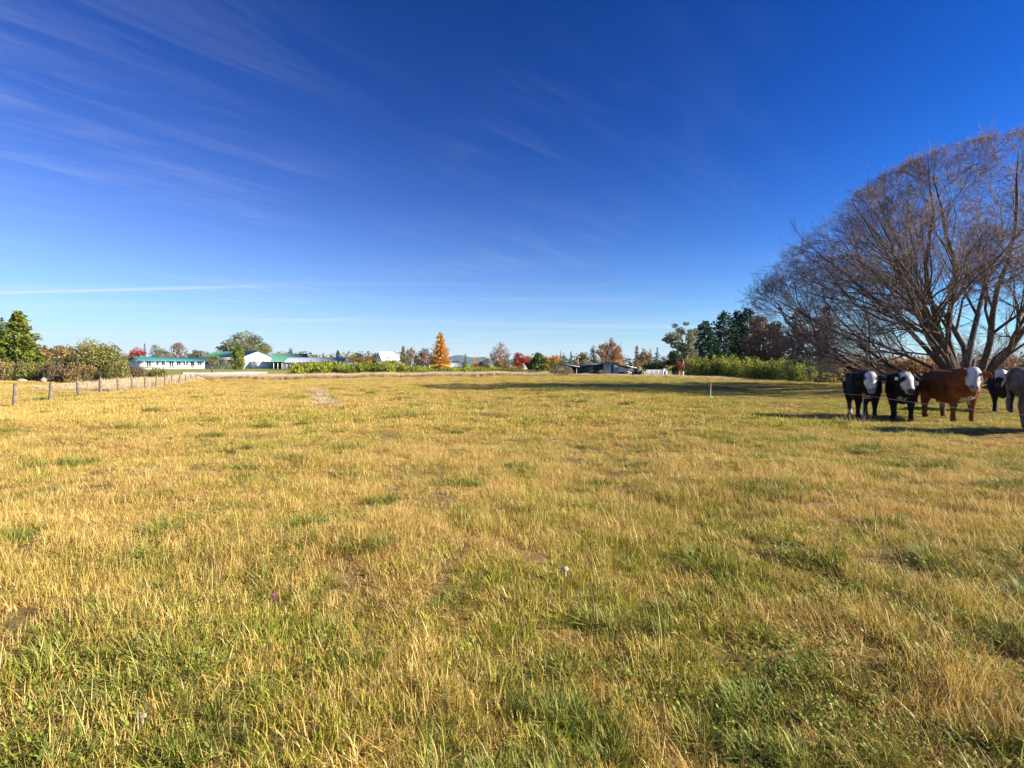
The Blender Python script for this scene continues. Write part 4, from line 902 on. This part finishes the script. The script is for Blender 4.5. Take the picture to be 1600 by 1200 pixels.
    colr = colr * (1 - mud[:, None]) + np.array((.16, .115, .07)) * mud[:, None] * .8
    if style == 'brown':
        mk = (co[:, 0] > .5) & (co[:, 2] < .70 + wob * 1.5) & (co[:, 2] > .5) & (np.abs(co[:, 1]) < .13 + wob); colr[mk] = W * .85
        mk = (co[:, 2] < .58) & (co[:, 2] > .40) & (np.abs(co[:, 1]) < .1) & (co[:, 0] < -.1) & (co[:, 0] > -.5); colr[mk] = W * .9
    if style in ('pinknose', 'eyepatch'):
        mk = (co[:, 2] < .58 + wob) & (co[:, 2] > .42) & (np.abs(co[:, 1]) < .12) & (co[:, 0] > -.5) & (co[:, 0] < -.1); colr[mk] = W * .8
        mk = (co[:, 0] > .70) & (co[:, 2] < .68 + wob * 1.5) & (co[:, 2] > .55) & (np.abs(co[:, 1]) < .12); colr[mk] = W * .8
    if style == 'pinknose': colr[(co[:, 2] < .17 + wob) & (co[:, 0] < -.4) & (co[:, 2] > .075) & (co[:, 1] < 0)] = W * .8
    ed = np.zeros(len(nm.edges) * 2, np.int32); nm.edges.foreach_get('vertices', ed); ed = ed.reshape(-1, 2)
    for _ in range(3):
        acc = colr.copy(); cnt = np.ones(n); np.add.at(acc, ed[:, 0], colr[ed[:, 1]]); np.add.at(acc, ed[:, 1], colr[ed[:, 0]]); np.add.at(cnt, ed[:, 0], 1); np.add.at(cnt, ed[:, 1], 1); colr = acc / cnt[:, None]
    colr = colr * rng.uniform(.85, 1.15, (n, 1))
    at = nm.attributes.new('coat', 'FLOAT_COLOR', 'POINT'); at.data.foreach_set('color', np.concatenate([colr, np.ones((n, 1))], 1).astype(np.float32).ravel())
    nm.polygons.foreach_set('use_smooth', np.ones(len(nm.polygons), bool)); body = link('body', nm, root)
    nv = np.zeros(n * 3, np.float32); nm.vertices.foreach_get('normal', nv); nv = nv.reshape(-1, 3).astype(float)
    k = rng.choice(n, min(n, 14000), replace=False); k = k[co[k, 2] > .1]; p = co[k]; m_ = len(k)
    d = nv[k] * .45 + np.array((-.35, 0, -.75)) + rng.normal(0, .18, (m_, 3)); d /= np.linalg.norm(d, axis=1, keepdims=True); w = np.cross(d, nv[k]); w /= np.maximum(np.linalg.norm(w, axis=1, keepdims=True), 1e-5)
    hl = rng.uniform(.018, .042, m_)[:, None]; hw_ = .0045
    Vh = np.stack([p - w * hw_ - nv[k] * .002, p + w * hw_ - nv[k] * .002, p + d * hl], 1).reshape(-1, 3); hb = MB(); hb.add(Vh, None, np.arange(m_ * 3).reshape(-1, 3)); hm_ = hb.mesh('hair', M_COAT)
    at = hm_.attributes.new('coat', 'FLOAT_COLOR', 'POINT'); hc = colr[k] * rng.uniform(.6, 1.5, m_)[:, None]; at.data.foreach_set('color', np.concatenate([hc, np.ones((m_, 1))], 1).repeat(3, 0).astype(np.float32).ravel()); link('hair', hm_, root)
    if head:
        for s_ in (1, -1):
            b = MB(); P = []; q = []; c = np.array(poll + f * .165 + hs_ * s_ * .142 + n_ * .062)
            for a in range(7):
                for k in range(10): th = math.pi * a / 6; ph = 6.283 * k / 10; P.append(c + .028 * np.array((math.sin(th) * math.cos(ph), math.sin(th) * math.sin(ph), math.cos(th))))
            for a in range(6):
                for k in range(10): q.append((a * 10 + k, (a + 1) * 10 + k, (a + 1) * 10 + (k + 1) % 10, a * 10 + (k + 1) % 10))
            b.add(P, q); b.obj('eye', M_EYE, root, True)
            b = MB(); c = np.array(poll + f * .525 + hs_ * s_ * .045 + n_ * .058); rg = []
            b.tubes([c - np.array(hs_) * .018], [c + np.array(hs_) * .018], .012, .009, 6); b.obj('nostril', M_EYE, root)
        if style == 'eyepatch':
            e = poll + f * .08 - hs_ * .27 - Zv * .06 + n_ * .04; b = MB(); b.box(e.x - .01, e.x + .01, e.y - .035, e.y + .035, e.z - .05, e.z + .035); b.obj('ear_tag', M_TAGW, root)
    return root
BLK = (.011, .010, .011)
def face(dx, dy):
    L_ = math.hypot(dx, dy); return (dx / L_, dy / L_)
def yaw_to_cam(x, y, fc, extra=0.0):
    return ((math.atan2(-y, -x) - math.atan2(fc[1], fc[0]) + math.pi) % (2 * math.pi)) - math.pi + extra
def place(pxf, Zf, fc):   # front feet column and depth -> body centre
    return gx(pxf, Zf) - fc[0] * .53, Zf - fc[1] * .53
fc = face(-.40, -.92); x_, y_ = place(1354, 14.3, fc)
cow('black_cow', 'black cow with full white face and pink nose behind the tread-in post', x_, y_, fc, yaw_to_cam(x_, y_, fc, .12), BLK, True, 'pinknose', .95, head_z=1.33, leg=(.03, -.05, .06, -.04))
fc = face(-.62, -.78); x_, y_ = place(1409, 13.9, fc)
cow('black_cow', 'black cow with white face, dark eye patch and white ear tag', x_, y_, fc, yaw_to_cam(x_, y_, fc, .55), BLK, True, 'eyepatch', .96, head_z=1.34, leg=(.05, -.03, .02, .05))
fc = face(-.18, -.98); x_, y_ = place(1504, 13.5, fc)
cow('brown_cow', 'red-brown cow with white face looking over the electric tape', x_, y_, fc, yaw_to_cam(x_, y_, fc, .05) * .95, (.19, .058, .018), True, 'brown', 1.0, head_z=1.40, tail=-.28, leg=(.02, -.04, .04, -.08))
fc = face(-.69, -.72); x_, y_ = place(1567, 17.0, fc)
cow('black_cow', 'black cow with white blaze half hidden behind the grey cow', x_, y_, fc, yaw_to_cam(x_, y_, fc, -.25), BLK, True, 'blaze', .98, head_z=1.38)
fc = face(.86, -.5); x_, y_ = gx(1600, 11.3) + .62 * fc[0] + .15, 11.4 + .62 * fc[1]
cow('grey_cow', 'grey-brown cow seen from its rump, nearest the tape', x_, y_, fc, -.3, (.155, .125, .105), False, 'grey', .98, leg=(.05, -.05, .04, -.04))

# ------------------------------------------------------------------ grass
def blades(b, n, rad, hmin, hmax, width, lean, green, seed, curl=.5, clump=.5):
    rs = np.random.default_rng(seed)
    r = rad * np.sqrt(rs.uniform(0, 1, n)); a = rs.uniform(0, 6.283, n); base = np.stack([r * np.cos(a), r * np.sin(a), np.full(n, -.015)], 1)
    az = rs.uniform(0, 6.283, n) * (1 - clump) + a * clump; az = np.where(rs.uniform(0, 1, n) < clump, a + rs.normal(0, .6, n), az)
    th = np.abs(rs.normal(0, lean, n)); L = rs.uniform(hmin, hmax, n) * rs.uniform(.7, 1.15, n)
    d = np.stack([np.cos(az), np.sin(az)], 1); side = np.stack([-np.sin(az + rs.normal(0, .8, n)), np.cos(az), np.zeros(n)], 1)
    w = width * rs.uniform(.6, 1.5, n); p = base.copy(); V = np.zeros((n, 7, 3)); cu = np.abs(rs.normal(curl, curl * .6, n))
    for s in range(4):
        ww = w * (1, .85, .6, 0)[s]
        if s < 3: V[:, 2 * s] = p - side * ww[:, None] * .5; V[:, 2 * s + 1] = p + side * ww[:, None] * .5
        else: V[:, 6] = p
        t = np.clip(th + cu * s / 3, 0, 1.75); st = L / 3
        p = p + np.stack([d[:, 0] * np.sin(t) * st, d[:, 1] * np.sin(t) * st, np.cos(t) * st], 1); p[:, 2] = np.maximum(p[:, 2], .004)
    o = np.arange(n)[:, None] * 7
    q = np.concatenate([o + np.array([[0, 1, 3, 2]]), o + np.array([[2, 3, 5, 4]])]); t_ = o + np.array([[4, 5, 6]])
    tint = np.stack([np.clip(rs.normal(green, .28, n), 0, 1), np.clip(rs.beta(2, 2, n), 0, 1), np.zeros(n)], 1).repeat(7, 0)
    b.add(V.reshape(-1, 3), q, t_, tint)
def weeds(b, n, rad, seed):
    rs = np.random.default_rng(seed)
    for k in range(n):
        r = rad * math.sqrt(rs.uniform()); a = rs.uniform(0, 6.28); c = np.array([r * math.cos(a), r * math.sin(a), rs.uniform(.0, .045)])
        for j in range(3):
            aa = a + j * 2.1 + rs.normal(0, .2); s = rs.uniform(.005, .011); d = np.array([math.cos(aa), math.sin(aa), rs.uniform(-.3, 1.2)]); w = np.array([-math.sin(aa), math.cos(aa), 0])
            b.add([c, c + d * s * .7 + w * s * .6, c + d * s * 1.4, c + d * s * .7 - w * s * .6], [(0, 1, 2, 3)], None, np.full((4, 3), rs.uniform()))
def source_collection(name, builders, mat):
    c = bpy.data.collections.new(name)
    for k, fn in enumerate(builders):
        b = MB(); fn(b); o = bpy.data.objects.new('%s_%02d' % (name, k), b.mesh(name, mat)); c.objects.link(o)
    return c
def scatter(name, coll, pts, rot, scl, idx, label, cat):
    me = bpy.data.meshes.new(name); me.vertices.add(len(pts)); me.vertices.foreach_set('co', pts.astype(np.float32).ravel())
    for nm_, tp, arr, key in (('rot', 'FLOAT_VECTOR', rot, 'vector'), ('scl', 'FLOAT_VECTOR', scl, 'vector'), ('idx', 'INT', idx, 'value')):
        at = me.attributes.new(nm_, tp, 'POINT'); at.data.foreach_set(key, np.ascontiguousarray(arr.astype(np.int32 if tp == 'INT' else np.float32)).ravel())
    o = link(name, me); tag(o, label, cat, None, 'stuff')
    ng = bpy.data.node_groups.new(name, 'GeometryNodeTree')
    ng.interface.new_socket('Geometry', in_out='INPUT', socket_type='NodeSocketGeometry'); ng.interface.new_socket('Geometry', in_out='OUTPUT', socket_type='NodeSocketGeometry')
    gi = ng.nodes.new('NodeGroupInput'); go = ng.nodes.new('NodeGroupOutput'); ip = ng.nodes.new('GeometryNodeInstanceOnPoints'); ci = ng.nodes.new('GeometryNodeCollectionInfo')
    ci.inputs['Collection'].default_value = coll; ci.inputs['Separate Children'].default_value = True; ci.inputs['Reset Children'].default_value = True
    def na(n_, t_): q_ = ng.nodes.new('GeometryNodeInputNamedAttribute'); q_.data_type = t_; q_.inputs['Name'].default_value = n_; return q_.outputs['Attribute']
    er = ng.nodes.new('FunctionNodeEulerToRotation'); ln = ng.links.new
    ln(na('rot', 'FLOAT_VECTOR'), er.inputs[0]); ln(er.outputs[0], ip.inputs['Rotation']); ln(na('scl', 'FLOAT_VECTOR'), ip.inputs['Scale']); ln(na('idx', 'INT'), ip.inputs['Instance Index'])
    ip.inputs['Pick Instance'].default_value = True
    ln(gi.outputs[0], ip.inputs['Points']); ln(ci.outputs[0], ip.inputs['Instance']); ln(ip.outputs[0], go.inputs[0])
    md = o.modifiers.new('scatter', 'NODES'); md.node_group = ng; return o
def wedge(zmin, zmax, dens, grs, half=1.12, pad=2.0):
    """random points on the part of the paddock that can be seen, denser near by"""
    zz = np.linspace(zmin, zmax, 400); w = (2 * (half * zz + pad)) * dens(zz); n = int((w.mean() * (zmax - zmin))); cdf = np.cumsum(w); cdf /= cdf[-1]
    Z = np.interp(grs.uniform(0, 1, n), cdf, zz); X = grs.uniform(-1, 1, n) * (half * Z + pad); return X, Z
def smooth_noise(x, y, k, seed):
    rs = np.random.default_rng(seed); s = 0
    for j in range(10):
        a = rs.uniform(0, 6.28); kk = k * rs.uniform(.5, 1.6); s = s + np.sin(kk * (x * math.cos(a) + y * math.sin(a)) + rs.uniform(0, 6.28))
    return s / 3.2
def mow(X, Z):   # sward height: low on the cow side of the tape, hummocky elsewhere
    tapex = np.interp(Z, [2.0, 7.3, 13.8, 23.4, 40], [8.8, 8.9, gx(1348, 13.8), gx(1110, 23.4), gx(1040, 40)])
    graze = sst(-.2, .5, X - tapex) * (1 - sst(42, 50, Z))
    hum = 1 + .26 * np.clip(smooth_noise(X, Z, 2.2, 5), -1.2, 1.6) + .30 * np.clip(smooth_noise(X, Z, 6.5, 15), -1.3, 1.6) + .12 * smooth_noise(X, Z, .6, 6)
    return np.clip(hum, .3, 2.1) * (1 - .62 * graze), graze
def edge_limit(X): return np.interp(X, [-60, -36, -20, 0, 20, 35, 60], [58, 62, 64, 68, 72, 72, 60])

grs = np.random.default_rng(3)
fine = [lambda b, s=s: blades(b, 190, .13, .03, .090, .0028, 1.0, .40, 100 + s, .8, .2) for s in range(4)] + \
       [lambda b, s=s: blades(b, 100, .11, .04, .11, .0040, .8, .78, 200 + s, .8) for s in range(3)] + \
       [lambda b, s=s: (blades(b, 130, .13, .03, .09, .0030, 1.05, .3, 300 + s, .7, .2), blades(b, 5, .1, .14, .26, .0024, .5, .05, 350 + s, .5)) for s in range(2)] + \
       [lambda b, s=s: blades(b, 150, .15, .05, .14, .0026, 1.15, .15, 400 + s, .6, .1) for s in range(2)]
cf = source_collection('grass_tuft', fine, M_GRASS)
X, Z = wedge(.5, 13, lambda z: 215 * np.minimum(1, (4.5 / np.maximum(z, .1)) ** .9), grs)
hm, gz = mow(X, Z); k = grs.uniform(0, 1, len(X)) < np.clip(.80 + .45 * smooth_noise(X, Z, 7.5, 31) + .25 * smooth_noise(X, Z, 2.5, 32), .16, 1); X, Z, hm = X[k], Z[k], hm[k]; n = len(X)
gn = smooth_noise(X, Z, 1.1, 9) + .04 * X
idx = np.where(grs.uniform(0, 1, n) < np.clip(.22 + .22 * gn, .04, .7), grs.integers(4, 7, n), grs.choice([0, 1, 2, 3, 0, 1, 2, 3, 7, 8, 9, 10, 9, 10], n))
pts = np.stack([X, Z, hgt(X, Z)], 1); rot = np.stack([grs.normal(0, .12, n), grs.normal(0, .12, n), grs.uniform(0, 6.28, n)], 1)
s = grs.uniform(.75, 1.25, n); scl = np.stack([s, s, s * hm], 1)
scatter('pasture_grass', cf, pts, rot, scl, idx, 'straw and green pasture grass across the foreground', 'grass')
pass
wide = [lambda b, s=s: blades(b, 240, .34, .03, .090, .0078, .85, .40, 500 + s, .6, .2) for s in range(4)] + \
       [lambda b, s=s: blades(b, 190, .27, .05, .12, .0090, .65, .75, 600 + s, .7, .2) for s in range(2)] + \
       [lambda b, s=s: (blades(b, 180, .34, .03, .09, .0080, .9, .3, 700 + s, .6, .2), blades(b, 5, .3, .16, .28, .005, .4, .05, 750 + s, .4)) for s in range(2)]
cw = source_collection('grass_patch', wide, M_GRASS)
X, Z = wedge(12, 76, lambda z: 33 * (12 / z) ** .95, grs)
k = (Z < edge_limit(X) + 3) & (grs.uniform(0, 1, len(X)) < np.clip(.85 + .5 * smooth_noise(X, Z, 2.6, 33), .2, 1)); X, Z = X[k], Z[k]; hm, gz = mow(X, Z); n = len(X); gn = smooth_noise(X, Z, .7, 9) + .03 * X
idx = np.where(grs.uniform(0, 1, n) < np.clip(.24 + .25 * gn, .05, .8), grs.integers(4, 6, n), grs.choice([0, 1, 2, 3, 6, 7], n))
pts = np.stack([X, Z, hgt(X, Z)], 1); rot = np.stack([grs.normal(0, .06, n), grs.normal(0, .06, n), grs.uniform(0, 6.28, n)], 1)
s = grs.uniform(.8, 1.3, n); scl = np.stack([s, s, s * hm], 1)
scatter('meadow_grass', cw, pts, rot, scl, idx, 'dry golden grass covering the middle and far paddock', 'grass')
pass
# tall pale dry grass along the fence and the far edge
tall = [lambda b, s=s: blades(b, 110, .36, .35, .85, .016, .22, .3, 800 + s, .35, .3) for s in range(4)]
ct = source_collection('tall_tuft', tall, M_TALL)
A = []
for k in range(2600):
    u = grs.uniform(0, 1); z_ = 31 + 35 * u; x_ = -10.5 - .4375 * z_ - abs(grs.normal(0, 1.8))
    A.append((x_, z_, .30 + .45 * sst(27, 42, z_)))
for k in range(5200):
    x_ = grs.uniform(-40, 12); z_ = np.interp(x_, [-40, -30, 0, 12], [63, 65, 69, 72]) + abs(grs.normal(0, 2.4)); A.append((x_, z_, .78 - .38 * sst(-5, 12, x_)))
for k in range(900):
    x_ = grs.uniform(12, 46); z_ = np.interp(x_, [12, 30, 46], [73, 70, 60]) + grs.normal(0, .8); A.append((x_, z_, .42))
for k in range(90):
    u = grs.uniform(0, 1); z_ = 19 + 12 * u; A.append((gx(512 - 22 * u, z_) + grs.normal(0, .16), z_, .16))
A = np.array(A); n = len(A); pts = np.stack([A[:, 0], A[:, 1], hgt(A[:, 0], A[:, 1])], 1)
s = grs.uniform(.7, 1.15, n); scl = np.stack([s, s, s * A[:, 2]], 1)
scatter('tall_dry_grass', ct, pts, np.stack([grs.normal(0, .08, n), grs.normal(0, .08, n), grs.uniform(0, 6.28, n)], 1), scl, grs.integers(0, 4, n), 'tall bleached grass along the fence and far edge', 'grass')
# broad-leaved weeds and clover
cwd = source_collection('weed_patch', [lambda b, s=s: weeds(b, 26, .13, 900 + s) for s in range(3)], M_WEED)
A = []
for (p_, q_, r_, m) in [(290, 850, .55, 110), (330, 980, .25, 60), (230, 1090, .16, 30), (1310, 1070, .2, 40), (1180, 850, .4, 30), (1000, 1010, .2, 16), (90, 1150, .15, 24), (1450, 1000, .25, 24), (560, 1010, .2, 16), (700, 780, .6, 24)]:
    z_ = F * EYE / (q_ - HOR); x_ = gx(p_, z_); A += [(x_ + grs.normal(0, r_ * 1.2), z_ + grs.normal(0, r_ * 1.2)) for _ in range(int(m * .55))]
A = np.array(A); n = len(A); s = grs.uniform(.8, 1.5, n)
scatter('clover_patches', cwd, np.stack([A[:, 0], A[:, 1], hgt(A[:, 0], A[:, 1]) + .02], 1), np.stack([np.zeros(n), np.zeros(n), grs.uniform(0, 6.28, n)], 1), np.stack([s, s, s], 1), grs.integers(0, 3, n), 'low green clover and weed leaves among the grass', 'weeds')

# coarse darker green tussocks
M_TUS = grass_material('coarse tussock', [(0, (0.16, 0.15, 0.03)), (0.6, (0.36, 0.33, 0.06)), (1, (0.60, 0.47, 0.16))], [(0, (0.045, 0.085, 0.012)), (0.6, (0.15, 0.21, 0.022)), (1, (0.34, 0.36, 0.05))], bias=.2)
cts = source_collection('tussock_tuft', [lambda b, s=s: blades(b, 120, .10, .08, .20, .0052, .75, .6, 1000 + s, .9, .8) for s in range(3)], M_TUS)
A = []
for k in range(230):
    z_ = 1.6 + 30 * grs.uniform(0, 1) ** 1.7; x_ = grs.uniform(-1.1, 1.1) * z_ * (1 if grs.uniform() < .5 else .99); m = grs.integers(3, 12); r_ = grs.uniform(.08, .30)
    A += [(x_ + grs.normal(0, r_), z_ + grs.normal(0, r_ * .8)) for _ in range(m)]
A = np.array(A); A = A[A[:, 0] < 8.7]; n = len(A); s = grs.uniform(.6, 1.2, n) * np.interp(A[:, 1], [2, 20], [.85, 1.4])
scatter('green_tussocks', cts, np.stack([A[:, 0], A[:, 1], hgt(A[:, 0], A[:, 1])], 1), np.stack([grs.normal(0, .2, n), grs.normal(0, .2, n), grs.uniform(0, 6.28, n)], 1), np.stack([s, s, s * .85], 1), grs.integers(0, 3, n), 'darker green coarse grass clumps dotted through the paddock', 'grass')

# small things in the grass
def ground_at(px, py):
    z_ = F * EYE / (py - HOR); x_ = gx(px, z_); return x_, z_, H(x_, z_)
x_, y_, g_ = ground_at(428, 965)
fl = empty('clover_flower', (x_, y_, g_)); tag(fl, 'single pink clover flower standing in the grass', 'flower')
b = MB(); b.tubes([(0, 0, 0), (.01, 0, .08)], [(.01, 0, .08), (.0, 0, .135)], .0022, .002, 5); b.obj('stem', fmat('green'), fl)
b = MB(); d = unit(160); d[:, 2] = np.abs(d[:, 2]) - .25; b.leaves(np.array([0, 0, .142]) + d * .011, .013, rng.uniform(0, 1, 160), 2.5, d, .3); b.obj('bloom', leafmat('pink petals', (.45, .10, .38), (.68, .25, .58)), fl)
def puffball(px, py, r, label):
    x_, y_, g_ = ground_at(px, py + 6); g_ += .045; o = empty('mushroom', (x_, y_, g_)); tag(o, label, 'mushroom', 'pale mushrooms in the grass')
    b = MB(); P = []; q = []
    for a in range(8):
        for k in range(14): th = 1.9 * a / 7; ph = 6.283 * k / 14; P.append((r * math.sin(th) * math.cos(ph), r * math.sin(th) * math.sin(ph), r * 1.7 + r * .7 * math.cos(th)))
    for a in range(7):
        for k in range(14): q.append((a * 14 + k, (a + 1) * 14 + k, (a + 1) * 14 + (k + 1) % 14, a * 14 + (k + 1) % 14))
    b.add(P, q); b.obj('cap', paint('mushroom skin', (.36, .29, .19), .8, .15, 40, .3), o, True); b = MB(); b.tubes([(0, 0, -.01)], [(0, 0, r * 1.9)], r * .35, r * .3, 8); b.obj('stalk', paint('mushroom skin', (.36, .29, .19)), o)
puffball(883, 889, .026, 'largest pale mushroom, alone in the straw grass')
puffball(216, 1020, .012, 'small pale mushroom near the green weed patch')
puffball(223, 1150, .014, 'pale mushroom among dark green tussock blades')

# ------------------------------------------------------------------ clear autumn air
m, nt, out = new_mat('haze'); pv = N(nt, 'ShaderNodeVolumePrincipled', i_Density=0.6e-4); pv.inputs['Color'].default_value = (.55, .78, 1.0, 1)
nt.links.new(pv.outputs[0], out.inputs['Volume'])
b = MB(); b.box(-4700, 4700, -500, 4800, -5, 115); tag(b.obj('haze', m), 'thin blue air between the paddock and the hills', 'haze', None, 'stuff')
